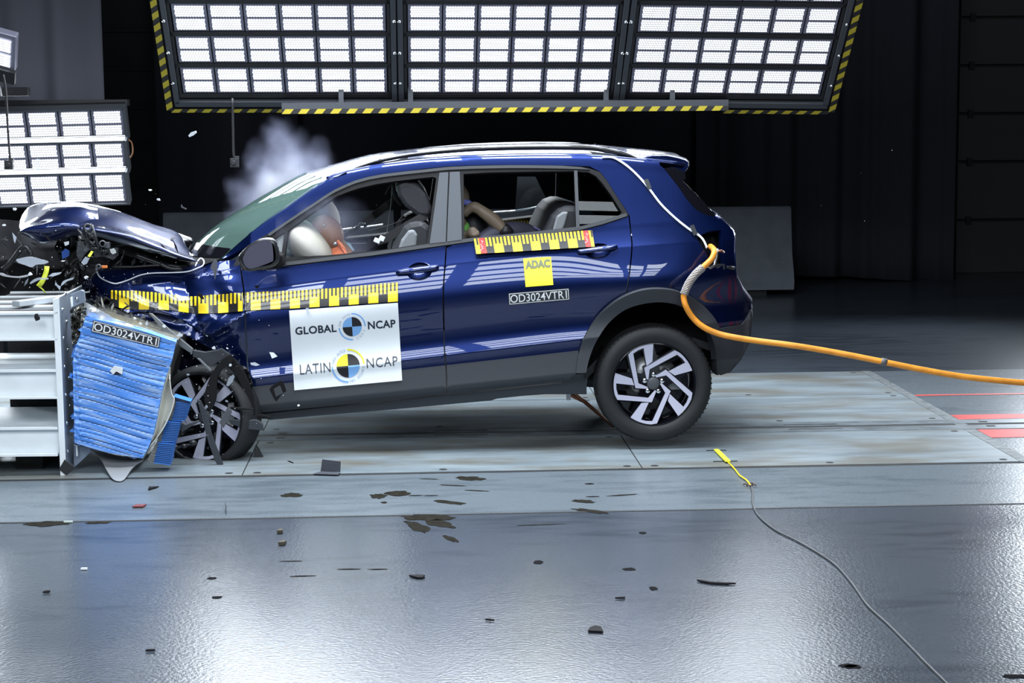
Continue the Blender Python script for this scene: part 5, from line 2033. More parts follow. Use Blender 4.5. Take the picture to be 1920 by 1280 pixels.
# black wiper cowl in front of the windscreen
b = MB(); rows = []
ol = cat([(317, 440), (322, 436), (333, 436), (348, 441), (362, 448), (358, 462), (348, 476), (336, 468), (324, 458)], 4, True)
for (s_, Y) in ((1.0, 0.98), (0.75, 0.90), (0.3, 0.88)):
    rows.append([PY(340 + (x - 340) * s_, 455 + (y - 455) * s_, Y) for x, y in ol])
b.grid(rows, 0, True, True); b.add(rows[-1], [tuple(range(len(ol)))])
b.build('wiper_cowl', mat('cowl_gloss', (0.008, 0.008, 0.010), 0.12, coat=0.4), CAR)
b = MB()
for k in range(4):
    b.tube([PY(352 + 2.5 * k, 474 - 1.2 * k, 0.7), PY(372 + 3 * k, 460 - 3 * k, 0.7), PY(392 + k * 2, 446 - k, 0.72)], 0.003, 5)
b.build('wiper_blade', CHROME, CAR)

# engine bay: dark wreckage behind the wing and under the bonnet
BAY = mat('bay_dark', (0.014, 0.0145, 0.017), 0.65)
BAYG = mat('bay_grey', (0.034, 0.034, 0.038), 0.85, spec=0.2, noise_s=9, noise_a=0.3)
sheet('bumper_cover', [(-40, 408), (40, 415), (60, 446), (100, 452), (150, 446), (200, 452), (205, 505), (160, 535), (140, 552), (60, 556), (-40, 560)], 0.95, BAYG, CAR, 0.05, 0.010, seed=2, step=9, label='torn dark grey bumper cover')
sheet('engine_block', [(140, 448), (210, 455), (290, 478), (372, 494), (352, 512), (250, 530), (180, 545), (140, 550)], 0.62, BAY, CAR, 0.06, 0.02, seed=5, th=0.2)
sheet('radiator_support', [(112, 446), (146, 443), (150, 480), (146, 548), (120, 552), (122, 500)], 0.55, mat('support_black', (0.005, 0.005, 0.006), 0.4), CAR, 0.05, 0.03, seed=7, th=0.05)
sheet('bumper_beam', [(-30, 500), (10, 486), (60, 502), (150, 505), (160, 552), (60, 553), (-30, 552)], 0.72, mat('beam_black', (0.006, 0.006, 0.007), 0.8, spec=0.2), CAR, 0.05, 0.015, seed=8, th=0.04)
sheet('inner_wing', [(320, 588), (350, 602), (392, 640), (432, 672), (470, 715), (478, 772), (440, 800), (330, 800), (318, 700), (316, 640)], 0.34, mat('inner_navy', (0.004, 0.006, 0.022), 0.35), CAR, 0.06, 0.02, seed=9, th=0.02)
sheet('crushed_wing_edge', [(150, 522), (168, 522), (185, 548), (212, 566), (236, 585), (262, 604), (320, 620), (300, 600), (330, 596), (345, 612), (330, 640), (300, 628), (240, 608), (190, 580), (160, 556)], 0.16, mat('wreck_navy', (0.010, 0.012, 0.028), 0.3, 0.3), CAR, 0.09, 0.05, seed=10, step=4)
# lattice bracket of the lost headlamp
hb = MB()
a0, a1, a2, a3 = (157, 424), (172, 421), (185, 466), (168, 466)
for (p, q_) in ((a0, a3), (a1, a2), (a0, a1), (a3, a2), ((160, 435), (181, 450)), ((175, 433), (164, 452)), ((165, 450), (179, 462)), ((161, 444), (178, 442)), ((178, 452), (168, 464))):
    hb.tube([PY(*p, 0.02), PY(*q_, 0.02)], 0.008, 6)
for (p, q_) in ((a0, a3), (a1, a2)):
    hb.tube([PY(*p, 0.06), PY(*q_, 0.06)], 0.008, 6)
hb.tube([PY(145, 430, 0.0), PY(155, 442, 0.0), PY(164, 453, 0.0)], 0.006, 6)
hb.build('headlamp_bracket', PLASBLK, CAR)
b = MB(); b.lathe([(0.020, 0), (0.020, 0.05), (0.012, 0.05), (0.012, 0)], PY(164, 426, 0.0), (0.2, -1, 0.1), 16); b.lathe([(0.013, 0), (0.019, 0.0), (0.019, 0.03), (0.013, 0.03)], PY(192, 457, 0.06), (0.2, -1, 0.1), 16)
b.box(PY(201, 459, 0.08), (0.03, 0.04, 0.03))
b.build('lamp_socket', PLASGRY, CAR)
sheet('lamp_shell', [(145, 452), (163, 452), (172, 466), (160, 475), (150, 490), (143, 478)], 0.10, PLASGRY, CAR, 0.05, 0.05, seed=12, step=4)
sheet('lamp_shell', [(175, 470), (200, 466), (220, 464), (222, 478), (212, 487), (195, 480), (178, 482)], 0.14, PLASGRY, CAR, 0.05, 0.05, seed=13, step=4)
sheet('lamp_shell', [(206, 467), (214, 466), (218, 474), (211, 476), (208, 474)], 0.08, WSHARD, CAR, 0.02, 0.1, seed=14, step=3)
for (pts, r_, Y) in (([(255, 478), (280, 487), (310, 497), (335, 503)], 0.012, 0.25), ([(210, 500), (250, 500), (300, 497), (340, 500)], 0.006, 0.2), ([(215, 497), (228, 486), (233, 470)], 0.004, 0.15), ([(262, 490), (275, 480), (270, 500)], 0.010, 0.3),
                     ([(300, 494), (320, 503), (342, 504)], 0.012, 0.18), ([(60, 480), (45, 462), (20, 492), (5, 505)], 0.014, 0.2)):
    b = MB()
    b.tube([PY(x, y, Y) for x, y in cat(pts, 4)], r_, 8)
    b.build('hose', mat('hose_black', (0.012, 0.012, 0.014), 0.35), CAR)
b = MB(); b.lathe([(0.010, 0), (0.014, 0), (0.014, 0.02), (0.008, 0.02)], PY(186, 500, 0.05), (0, -1, 0.2), 14); b.build('sensor_ring', PLASGRY, CAR)
b = MB(); b.box(PY(196, 500, 0.06), (0.032, 0.02, 0.014)); b.build('orange_plug', mat('orange_plastic', (0.65, 0.18, 0.04), 0.5), CAR, bevel=0.003)
b = MB()
for k in range(46):
    rnd = random.Random(k)
    t = rnd.random()
    x, y = 150 + 170 * t + rnd.uniform(-14, 14), 556 + 62 * t + rnd.uniform(-14, 12)
    p = PY(x, y, rnd.uniform(-0.06, 0.10))
    d = Vector((rnd.uniform(-1, 1), rnd.uniform(-1, 1), rnd.uniform(-1, 1))).normalized() * rnd.uniform(0.012, 0.04)
    e = Vector((rnd.uniform(-1, 1), rnd.uniform(-1, 1), rnd.uniform(-1, 1))).normalized() * rnd.uniform(0.006, 0.02)
    b.add([p - d, p + e, p + d, p - e], [(0, 1, 2, 3)], rnd.choice((0, 0, 0, 1, 2)))
wr = b.build('wreckage', [BAY, PLASGRY, ALU], CAR, fixn=False, solid=0.002)
wr['kind'] = 'stuff'
b = MB()
for k in range(60):
    rnd = random.Random(k + 500)
    x, y = rnd.uniform(0, 330), rnd.uniform(440, 545)
    if y > 505 and x > 180: continue
    p = PY(x, y, rnd.uniform(0.0, 0.5))
    d = Vector((rnd.uniform(-1, 1), rnd.uniform(-1, 1), rnd.uniform(-1, 1))).normalized() * rnd.uniform(0.01, 0.045)
    e = Vector((rnd.uniform(-1, 1), rnd.uniform(-1, 1), rnd.uniform(-1, 1))).normalized() * rnd.uniform(0.005, 0.016)
    b.add([p - d, p + e, p + d, p - e], [(0, 1, 2, 3)], rnd.choice((0, 0, 1, 1, 2)))
wr = b.build('wreckage', [BAY, PLASGRY, SHARD], CAR, fixn=False, solid=0.002)
wr['kind'] = 'stuff'

# torn trim round the front wheel
def trim_piece(name, pts, Y, m, parent=CAR, dep=0.02, spl=0, label=None, bev=0.003, shear=(0, 0)):
    if spl: pts = cat(pts, spl, True)
    b = MB(); b.prism([PY(x, y, Y) for x, y in pts], (shear[0], dep, shear[1]))
    return b.build(name, m, parent, bevel=bev, label=label)


GS = mat('strip_grey', (0.13, 0.14, 0.15), 0.35)
trim_piece('liner_strip', [(279, 587), (285, 588), (322, 621), (362, 654), (360, 664), (340, 651), (305, 620)], -0.12, GS)
trim_piece('arch_trim', [(360, 656), (385, 660), (408, 656), (415, 653), (428, 662), (431, 664), (412, 677), (396, 687), (370, 672), (361, 669)], -0.10, CLAD, dep=0.03)
trim_piece('arch_trim', [(431, 665), (414, 676), (397, 700), (386, 728), (383, 752), (393, 770), (404, 752), (406, 728), (408, 708), (418, 692), (436, 678)], -0.16, TRIMB, dep=0.04, spl=3)
trim_piece('liner_strip', [(369, 672), (374, 672), (397, 694), (394, 698)], -0.13, GS)
trim_piece('arch_trim', [(435, 672), (446, 682), (462, 706), (473, 740), (478, 775), (466, 776), (458, 740), (444, 706), (428, 686)], -0.10, TRIMB, dep=0.05, spl=3)
trim_piece('trim_bar', [(369, 748), (376, 751), (386, 772), (398, 817), (421, 878), (415, 881), (404, 866), (391, 832), (380, 790)], -0.24, CLAD, dep=0.02)
trim_piece('trim_plate', [(429, 759), (435, 772), (419, 803), (411, 792)], -0.26, PLASGRY, dep=0.012)
trim_piece('sill_fragment', [(428, 786), (455, 788), (480, 787), (486, 790), (493, 795), (493, 807), (470, 805), (450, 801), (434, 795)], -0.14, CLAD, dep=0.03)
trim_piece('sill_fragment', [(430, 762), (455, 764), (476, 766), (476, 768), (452, 769), (432, 767)], -0.2, TRIMB, dep=0.01)
trim_piece('sill_fragment', [(478, 778), (490, 777), (508, 781), (506, 785), (490, 785), (478, 783)], -0.06, TRIMB, dep=0.03)
trim_piece('trim_plate', [(339, 791), (348, 796), (372, 788), (374, 790), (348, 806), (340, 811)], -0.18, PLASGRY, dep=0.02)
b = MB(); b.tube([PY(x, y, -0.22) for x, y in cat([(302, 841), (320, 841), (335, 838), (352, 834), (369, 830)], 3)], 0.007, 6)
for (x, y, s) in ((328, 838, 0.02), (345, 836, 0.018), (362, 830, 0.022)): b.ell(PY(x, y, -0.22), (s, 0.015, s * 0.7), 8, 6)
b.build('broken_link', PLASBLK, CAR)
sheet('wheel_liner', [(332, 742), (350, 750), (372, 764), (380, 790), (372, 830), (350, 845), (336, 830), (330, 790)], 0.02, PLASBLK, CAR, 0.04, 0.05, seed=22, step=5)
sheet('arch_rag', [(440, 690), (452, 684), (462, 688), (470, 704), (474, 722), (468, 742), (460, 722), (452, 712), (442, 706)], -0.06, PLASBLK, CAR, 0.05, 0.08, seed=23, step=4)
trim_piece('tyre_shred', [(478, 836), (484, 842), (490, 855), (494, 858), (486, 862), (476, 860)], -0.04, RUBBER, dep=0.05)

# ------------------------------------------------------------------ the deformable barrier
BLUEF = mat('blue_facing', (0.075, 0.24, 0.72), 0.40)
nt = BLUEF.node_tree
bs = nt.nodes['Principled BSDF']
uvn = nd(nt, 'ShaderNodeUVMap')
mp = nd(nt, 'ShaderNodeMapping'); mp.inputs['Scale'].default_value = (3.0, 34, 1)
nz = nd(nt, 'ShaderNodeTexNoise', i_Scale=1.0, i_Detail=3.0)
nt.links.new(uvn.outputs[0], mp.inputs[0]); nt.links.new(mp.outputs[0], nz.inputs['Vector'])
cr = nd(nt, 'ShaderNodeValToRGB')
e = cr.color_ramp.elements
e[0].position, e[0].color = 0.46, (0.085, 0.28, 0.80, 1)
e[1].position, e[1].color = 0.78, (0.50, 0.66, 0.90, 1)
nt.links.new(nz.outputs['Fac'], cr.inputs[0]); nt.links.new(cr.outputs[0], bs.inputs['Base Color'])
bs.inputs['Coat Weight'].default_value = 0.3
HONEY = mat('honeycomb_silver', (0.30, 0.30, 0.27), 0.35, 0.85, bump=1.0, bump_s=55)

BW = thing('deformable_barrier', 'crushed blue deformable barrier block with a dark code plate between steel frame and front wheel', 'crash barrier', PZ(230, 880))
YBL = -0.42
Q = [(160, 593.5), (330, 641), (267, 859), (140, 830)]
LE = Curve1([(593, 160), (612, 155), (632, 149), (650, 142), (668, 137.5), (700, 137), (752, 138), (790, 139), (830, 140)])
RE = Curve1([(641, 330), (680, 321), (705, 311.5), (744, 302), (780, 295), (807, 289), (835, 280), (859, 267)])
TE = Curve1([(160, 593.5), (240, 612), (330, 641)])
BE = Curve1([(140, 830), (189, 845), (230, 853), (267, 859)])
outl = [(LE(y), y) for y in range(830, 593, -10)] + [(x, TE(x)) for x in range(160, 330, 10)] + [(RE(y), y) for y in range(641, 859, 10)] + [(x, BE(x)) for x in range(267, 141, -8)]
rnd = random.Random(5)
GV = [0.035, 0.085, 0.15, 0.185, 0.215, 0.255, 0.30, 0.335, 0.385, 0.44, 0.475, 0.55, 0.60, 0.64, 0.71, 0.76, 0.81, 0.865, 0.895, 0.935, 0.97]


def buv(x, y):
    u = (x - 137) / 190.0
    # lines run down to the right
    t0 = 593 + 0.0 * u
    k = 0.275
    yl = y - k * (x - 160)
    v = (yl - 593) / (836 - 593 + 0.0)
    return u, v


def bsurf(x, y, o):
    u, v = buv(x, y)
    v += 0.006 * math.sin(u * 7)
    d = 0.0
    for i, g in enumerate(GV):
        q = abs(v - g) / 0.0065
        if q < 3: d += 0.0035 * math.exp(-q * q)
    d += 0.012 * noise.noise(Vector((u * 1.2, v * 9, 2.2))) + 0.02 * (u - 0.5) ** 2
    if u < 0.08: d += 0.010 * noise.noise(Vector((u * 30, v * 30, 1)))
    return PY(x, y, YBL + d + o)


bl_ = panel('facing', outl, BLUEF, BW, surf=bsurf, th=0.05, step=2.6, uv=lambda x, y: buv(x, y), label='blue corrugated side skin')
# dark seams between the pleats, as thin recessed strips
b = MB()
for i, g in enumerate(GV):
    pts = []
    for j in range(28):
        u = -0.02 + 1.06 * j / 27
        x = 137 + 190 * u
        y = 593 + 243 * (g - 0.006 * math.sin(u * 7)) + 0.275 * (x - 160)
        if LE(y) + 2 < x < RE(min(max(y, 642), 858)) - 3 and y > TE(x) + 3 and y < BE(x) - 2: pts.append((x, y))
    if len(pts) > 2:
        wd = (0.3, 0.6, 0.4)[i % 3]
        rows = [[bsurf(x, y - wd, -0.0035), bsurf(x, y + wd, -0.0035)] for x, y in pts]
        b.grid(rows)
b.build('seam', mat('seam_navy', (0.008, 0.015, 0.05), 0.6), BW, fixn=False)
# honeycomb core behind the skin
core = [(152, 585), (162, 590), (240, 612), (328, 642), (308, 706), (268, 855), (144, 826), (140, 700), (150, 640)]
b = MB(); b.prism([PY(x, y, YBL + 0.06) for x, y in core], (0.0, 0.72, 0)); b.build('core', HONEY, BW)
sheet('crushed_core', [(132, 582), (140, 573), (158, 566), (164, 580), (170, 590), (158, 594), (152, 618), (146, 640), (139, 662), (135, 640)], YBL + 0.05, HONEY, BW, 0.10, 0.09, seed=31, step=3)
sheet('cover_sheet', [(156, 564), (166, 569), (190, 583), (214, 597), (240, 606), (285, 621), (331, 637), (331, 643), (285, 629), (240, 613), (200, 603), (163, 592), (159, 580)], YBL + 0.03, ALU, BW, 0.02, 0.03, seed=32, step=4, label='bent silver cover sheet on top')
def bflat(x, y, o):
    u, v = buv(x, y)
    return PY(x, y, YBL + 0.012 * noise.noise(Vector((u * 1.2, v * 2, 2.2))) + 0.02 * (u - 0.5) ** 2 - 0.008 + o)


code_plate([(175, 600), (301, 632), (298, 652), (171, 621.5)], BW, -0.004, bflat)
# white shred stuck on the skin
b = MB(); b.prism([PY(x, y, YBL - 0.02) for x, y in ((214, 686), (230, 690), (229, 702), (218, 696), (212, 702), (206, 695))], (0, 0.012, 0), 0)
b.prism([PY(x, y, YBL - 0.012) for x, y in ((213, 701), (218, 695), (229, 702))], (0, 0.008, 0), 1)
b.build('torn_tag', [WSHARD, PLASBLK], BW)
# side sheet peeling off towards the wheel
gridsurf('peeled_sheet', [[(319, 688), (313, 702), (303, 744), (291, 806), (279, 835), (268, 858)], [(319, 700), (316, 720), (312, 760), (300, 805), (284, 833), (269, 859)], [(318, 708), (322, 738), (327, 748), (321, 772), (305, 805), (283, 834)]],
         [YBL + 0.03, YBL + 0.10, YBL - 0.02], mat('peeled_alu', (0.70, 0.70, 0.64), 0.45), BW, 5, label='peeled pale metal sheet')
# lower bumper blocks
BLUED = mat('blue_bumper', (0.045, 0.20, 0.66), 0.45)


def bumper_seg(pts, hc):
    b = MB(); b.prism([PY(x, y, YBL + 0.02) for x, y in pts], (0, 0.10, 0))
    s_ = b.build('bumper_block', BLUED, BW)
    b = MB()
    (x0, y0), (x1, y1), (x2, y2), (x3, y3) = pts
    n = 12
    for k in range(1, n):
        t = k / n
        a = PY(x0 + (x3 - x0) * t, y0 + (y3 - y0) * t, YBL + 0.017); c_ = PY(x1 + (x2 - x1) * t, y1 + (y2 - y1) * t, YBL + 0.017)
        b.tube([a, c_], 0.0016, 4)
    b.build('seam', mat('seam_navy', (0.008, 0.015, 0.05), 0.6), s_)
    b = MB(); b.prism([PY(x, y, YBL + 0.03) for x, y in hc], (0, 0.1, 0)); b.build('honeycomb', mat('honeycomb_grey', (0.22, 0.22, 0.21), 0.5, 0.4, bump=1.0, bump_s=120), s_)


bumper_seg([(331, 752), (356, 755), (346, 789), (322, 788)], [(328, 751), (332, 752), (322, 788), (313, 787)])
bumper_seg([(325, 743), (357, 753), (356, 756), (330, 752)], [(326, 744), (330, 752), (329, 752), (325, 745)])
bumper_seg([(311, 789), (338, 791), (328, 829), (302, 828)], [(308, 790), (312, 790), (302, 828), (294, 827)])
bumper_seg([(297, 829), (327, 831), (319, 872), (288, 868)], [(294, 829), (298, 829), (288, 868), (276, 862)])
# curled bottom sheet
tongue = [(158, 835), (190, 846), (230, 855), (268, 860), (257, 869), (246, 880), (234, 897), (224, 901.5), (211, 897), (199, 879), (189, 860), (177, 847)]


def tsurf(x, y, o):
    v = max(0.0, (y - 845) / 56.0)
    return PY(x, y, YBL + 0.10 - 0.33 * v ** 1.5 + 0.10 * math.sin((x - 165) / 105 * math.pi) * (1 - v) + o)


panel('curled_sheet', cat(tongue, 4, True), mat('curled_alu', (0.34, 0.35, 0.36), 0.42, 0.3), BW, surf=tsurf, th=0.003, step=4, label='bottom metal sheet curled down to the floor')
pr = cat([(165, 838), (178, 848), (189, 859), (199, 878), (211, 896), (224, 901), (234, 897), (246, 879), (257, 868), (267, 859)], 5)
b = MB()
rows = []
for (Y, g) in ((YBL - 0.02, 1.0), (YBL + 0.25, 0.92), (YBL + 0.55, 0.7)):
    rows.append([PY(x, 838 + (y - 838) * g, Y) for x, y in pr])
b.grid(rows)
del b

# steel frame of the barrier
PAINTW = mat('white_steel', (0.82, 0.87, 0.90), 0.42, noise_s=6, noise_a=0.06)
PLATEB = mat('blue_grey_plate', (0.26, 0.31, 0.40), 0.35, 0.4, noise_s=5, noise_a=0.15)
FR = thing('barrier_frame', 'white steel barrier frame of stacked beams with an upright end plate at left', 'barrier frame', PZ(60, 880))
YF = -0.46


def vprism(name, pts, dep, m, Y=YF, bev=0.004, label=None):
    b = MB()
    P = [PY(x, y, Y) for x, y in pts]
    b.prism(P, (0, dep, 0))
    return b.build(name, m, FR, bevel=bev, label=label)


b = MB()
P = [PY(x, y, YF) for x, y in ((98.5, 561), (111, 557), (124.5, 891), (113, 893))]
b.prism(P, (0, 1.25, 0))
for f in range(len(b.f)):
    # the face towards the car is bare blue-grey steel, the others white
    vs = [Vector(b.v[i]) for i in b.f[f]]
    n = (vs[1] - vs[0]).cross(vs[2] - vs[0]).normalized()
    if abs(n.x) > 0.8 and sum(v.x for v in vs) / 4 > sum(p.x for p in P) / 4: b.mi[f] = 1
ep_ = b.build('end_plate', [PAINTW, PLATEB], FR, bevel=0.003)
x_r = P[1].x
for (yy, zz) in [(YF + 0.07 + 0.10 * (k % 2), 0.12 + 0.075 * k) for k in range(12)]:
    tt = zz
    xx = P[2].x + (P[1].x - P[2].x) * (zz - P[2].z) / (P[1].z - P[2].z)
    b = MB()
    b.lathe([(0.0, 0.007), (0.009, 0.006), (0.010, 0.0)], (xx, yy, zz), (1, 0, 0), 8)
    b.build('bolt', CHROME, ep_)
# beams: flange, web, flange
XL = -60
for (y0, y1, y2, y3, dz) in ((584.5, 589, 634, 638, 0.26), (692.5, 697, 743.5, 747.5, 0.7), (801, 805, 850.5, 855, 0.7)):
    b = MB()
    def sl(y): return [PY(XL, y + 1.6, YF), PY(108, y, YF)]
    for (a, c_, Yo, dep) in ((y0, y1, 0, dz), (y2, y3, 0, dz)):
        p, q_ = sl(a), sl(c_)
        b.prism([p[0], p[1], q_[1], q_[0]], (0, dep, 0))
    p, q_ = sl(y1), sl(y2)
    b.prism([v + Vector((0, 0.035, 0)) for v in (p[0], p[1], q_[1], q_[0])], (0, 0.02, 0))
    b.build('beam', PAINTW, FR)
# deck beams on top, further back
for (yt, ht, Yo) in ((575, 5, 0.10), (565, 4.5, 0.35), (555, 4.5, 0.62)):
    pass
zt = PY(60, 584.5, YF).z
xa_, xb_ = PY(XL, 584, YF).x, PY(106, 584, YF).x
for k, y_ in enumerate((0.20, 0.46, 0.74, 1.0)):
    b = MB()
    b.box(((xa_ + xb_) / 2, YF + y_, zt + 0.004), (xb_ - xa_, 0.02, 0.022))
    b.build('deck_rail', PAINTW, FR, bevel=0.003)
    b = MB()
    b.box(((xa_ + xb_) / 2, YF + y_ - 0.08, zt + 0.0025), (xb_ - xa_, 0.135, 0.004))
    b.build('deck_top_shade', mat('deck_shade_grey', (0.10, 0.105, 0.11), 0.7), FR)  # added plates whose dark grey paints in shade on the white beam tops
p = PY(69, 571, YF + 0.12)
b = MB(); b.box((p.x + 0.0, YF + 0.28, zt + 0.032), (0.055, 0.40, 0.03), 0, Matrix.Rotation(R(-32), 3, 'Z')); b.build('deck_bar', mat('deck_grey', (0.36, 0.39, 0.42), 0.45), FR, bevel=0.003)
b = MB()
b.box(((xa_ + xb_) / 2, YF + 0.9, zt / 2), (xb_ - xa_, 0.04, zt - 0.08))
b.build('back_plate', BAY, FR)
b = MB()
for y_ in (600, 676, 786): b.box(PY(40, y_, YF + 0.75), (1.2, 0.05, 0.03))
b.build('rear_rail', mat('rail_dull', (0.10, 0.11, 0.12), 0.5), FR)
for xx in (-40, 70):
    p = PY(xx, 700, YF + 0.5)
    b = MB(); b.box((p.x, YF + 0.5, 0.04), (0.14, 0.6, 0.08)); b.build('foot', BAY, FR)
vprism('bracket', [(132, 552), (152, 543), (158, 545), (160, 566), (148, 571), (137, 577), (133, 577)], 0.02, PLATEB, YF + 0.04)
vprism('bracket', [(131, 558), (134.5, 556), (136.5, 575), (133, 577)], 0.03, PAINTW, YF + 0.02)
b = MB(); b.lathe([(0.0, 0.012), (0.009, 0.012), (0.009, 0)], PY(144, 560, YF + 0.03), (0, -1, 0), 10); b.build('bolt', CHROME, FR)
# loose tape square at the foot, lower end bracket
vprism('tape_square', [(121, 861), (143, 876), (124, 891), (110, 880)], 0.006, DARKST, YF - 0.01)
vprism('foot_bracket', [(138, 833), (168, 838), (172, 846), (142, 874), (138, 874)], 0.03, PLATEB, YF + 0.14)
vprism('foot_bracket', [(142, 834), (145, 834), (145.5, 856), (142.5, 856)], 0.03, PAINTW, YF + 0.10)
# ------------------------------------------------------------------ cables
ORC = mat('orange_cable', (0.72, 0.27, 0.025), 0.45, noise_s=14, noise_a=0.18)
oc = thing('umbilical_cable', 'thick orange cable running from the tail lamp opening to the right edge', 'cable', PY(1500, 650, -0.1))
pts = [(1332, 462, 0.10), (1338, 467, 0.02), (1339, 474, -0.04), (1335, 484, -0.06), (1328, 492, -0.07), (1318, 501, -0.075), (1304, 514, -0.08), (1292, 530, -0.085), (1285, 545, -0.09), (1282, 556, -0.09), (1286, 574, -0.10), (1298, 594, -0.10), (1316, 611, -0.11), (1340, 623, -0.12),
       (1370, 631, -0.14), (1420, 639, -0.16), (1480, 646.5, -0.2), (1540, 656, -0.22), (1600, 667, -0.25), (1660, 679, -0.28), (1730, 693, -0.3), (1800, 705, -0.32), (1870, 713, -0.34), (1960, 721, -0.36)]
pp = cat(pts, 5)
b = MB(); b.tube([PY(x, y, Y) for x, y, Y in pp], 0.0165, 12)
b.build('sheath', ORC, oc)
sl = [p for p in pp if 499 < p[1] < 552 and p[0] < 1322]
BRD = mat('braid_silver', (0.42, 0.42, 0.44), 0.4, 0.6)
b = MB()
S3 = [PY(x, y, Y) for x, y, Y in sl]
b.tube(S3, 0.0195, 12)
# woven strands
for ph in range(10):
    for dr in (1, -1):
        st = []
        m_ = len(S3) * 3
        for i in range(m_):
            t = i / (m_ - 1) * (len(S3) - 1)
            j = min(int(t), len(S3) - 2)
            p = S3[j].lerp(S3[j + 1], t - j)
            tg_ = (S3[j + 1] - S3[j]).normalized()
            n1 = tg_.cross(Vector((0, 1, 0))).normalized(); n2 = tg_.cross(n1)
            a = 2 * math.pi * ph / 10 + dr * i * 0.11
            st.append(p + (n1 * math.cos(a) + n2 * math.sin(a)) * 0.0205)
        b.tube(st, 0.0016, 4, 1)
br = b.build('braided_sleeve', [mat('sleeve_tan', (0.30, 0.22, 0.15), 0.6), BRD], oc)
b = MB()
b.tube([PY(1322, 497, -0.08), PY(1332, 502, -0.06), PY(1340, 497, -0.03), PY(1343, 482, -0.02), PY(1345, 466, -0.01)], [0.006, 0.007, 0.007, 0.009, 0.006], 8)
b.build('safety_hook', STEEL, oc)
b = MB(); b.tube([PY(1346, 471, 0.02), PY(1353, 470, 0.03), PY(1357, 473, 0.06)], 0.007, 8); b.build('hook_eye', mat('copper_pipe', (0.25, 0.10, 0.05), 0.4, 0.5), oc)
c_ = PY(1657, 678, -0.28)
b = MB(); b.tube([PY(1652, 676.5, -0.28), PY(1662, 679, -0.28)], 0.0185, 12); b.build('tape_band', mat('tape_grey', (0.12, 0.12, 0.13), 0.5), oc)

fw = thing('floor_wire', 'thin grey wire with a yellow strap end lying on the floor at right', 'wire', PZ(1500, 1020))
gw = [(1407, 909), (1411, 925), (1410, 940), (1416, 958), (1428, 973), (1455, 994), (1495, 1014), (1540, 1040), (1570, 1062), (1600, 1097), (1627, 1135), (1665, 1170), (1710, 1215), (1732, 1238), (1775, 1280), (1840, 1345)]
b = MB(); b.tube([PZ(x, y, 0.006) for x, y in cat(gw, 6)], 0.0042, 8); b.build('wire', mat('wire_dark', (0.05, 0.055, 0.06), 0.45), fw)
b = MB(); b.tube([PZ(x, y, 0.010) for x, y in cat([(1363, 864), (1372, 873), (1380, 882), (1386, 890), (1393, 895), (1400, 900), (1407, 909)], 4)], 0.004, 6)
b.build('yellow_cord', YELLOW, fw)
b = MB()
a_, c_ = PZ(1343, 844, 0.012), PZ(1365, 866, 0.012)
d = (c_ - a_).normalized(); s_ = d.cross(Vector((0, 0, 1))) * 0.0135
b.prism([a_ - s_, a_ + s_, c_ + s_ * 1.1, c_ - s_ * 1.1], (0, 0, 0.008))
b.build('yellow_strap', mat('strap_yellow', (0.80, 0.78, 0.04), 0.5), fw, bevel=0.002)
b = MB()
for (x, y) in ((1398, 908), (1408, 906), (1414, 909), (1404, 911)):
    b.tube([PZ(x - 4, y, 0.008), PZ(x, y - 2, 0.016), PZ(x + 4, y + 1, 0.008)], 0.004, 6)
b.build('connector', mat('connector_brown', (0.10, 0.06, 0.05), 0.5), fw)
b = MB(); b.box(PZ(1343, 844.5, 0.004), (0.11, 0.012, 0.006)); b.box(PZ(1360, 865, 0.004), (0.13, 0.012, 0.006)); b.build('anchor_bar', PLASBLK, fw)

# ------------------------------------------------------------------ loose pieces on the floor
def flat_piece(name, px, py, pts, m, label, cat_, z=0.003, th=0.006, tilt=0.0, rz=0.0):
    c = PZ(px, py, z)
    b = MB(); b.prism([(x, y, 0) for x, y in pts], (0, 0, th))
    o = b.build(name, m, None)
    o.location = c
    o.rotation_euler = (R(tilt), 0, R(rz))
    return tag(o, label, cat_)


FLAP = mat('flap_grey', (0.055, 0.06, 0.075), 0.5)
flap = thing('plastic_flap', 'square dark grey plastic flap standing upright on the track plate below the sill', 'flap', PZ(612, 888))
b = MB(); b.prism([PY(x, y, -0.50) for x, y in ((604, 861), (639, 865), (638, 887), (601, 884))], (0, 0.006, 0)); b.build('upright', FLAP, flap)
b = MB(); a_ = [PZ(x, y, 0.006) for x, y in ((587, 889), (601, 884.5), (638, 887), (634, 890.5))]; b.prism(a_, (0, 0, 0.004)); b.build('base', FLAP, flap)
BP = mat('piece_black', (0.010, 0.010, 0.012), 0.75, spec=0.2)
flat_piece('plastic_piece', 287, 916, [(-.025, -.03), (.03, .03), (-.02, .035)], BP, 'black triangular plastic piece on the concrete below the blue block', 'debris', rz=10)
flat_piece('plastic_piece', 261, 949, [(-.03, -.025), (.02, -.025), (.032, .025), (-.018, .025)], mat('piece_red', (0.16, 0.035, 0.035), 0.5), 'small dark red plastic piece on the concrete below the blue block', 'debris')
flat_piece('plastic_sliver', 423, 953, [(-.012, .10), (-.003, .02), (.012, -.10), (.004, 0)], BP, 'thin black sliver lying below the front wheel', 'debris', z=0.012, tilt=8)
flat_piece('stone_piece', 525, 998, [(-.012, -.02), (.014, -.014), (.012, .02), (-.008, .016)], mat('piece_brown', (0.06, 0.05, 0.035), 0.7), 'upper of two small brown lumps on the near concrete', 'debris', th=0.014)
flat_piece('stone_piece', 529, 1020, [(-.016, -.02), (.012, -.016), (.018, .018), (-.006, .022)], mat('piece_brown', (0.06, 0.05, 0.035), 0.7), 'lower of two small brown lumps on the near concrete', 'debris', th=0.014)
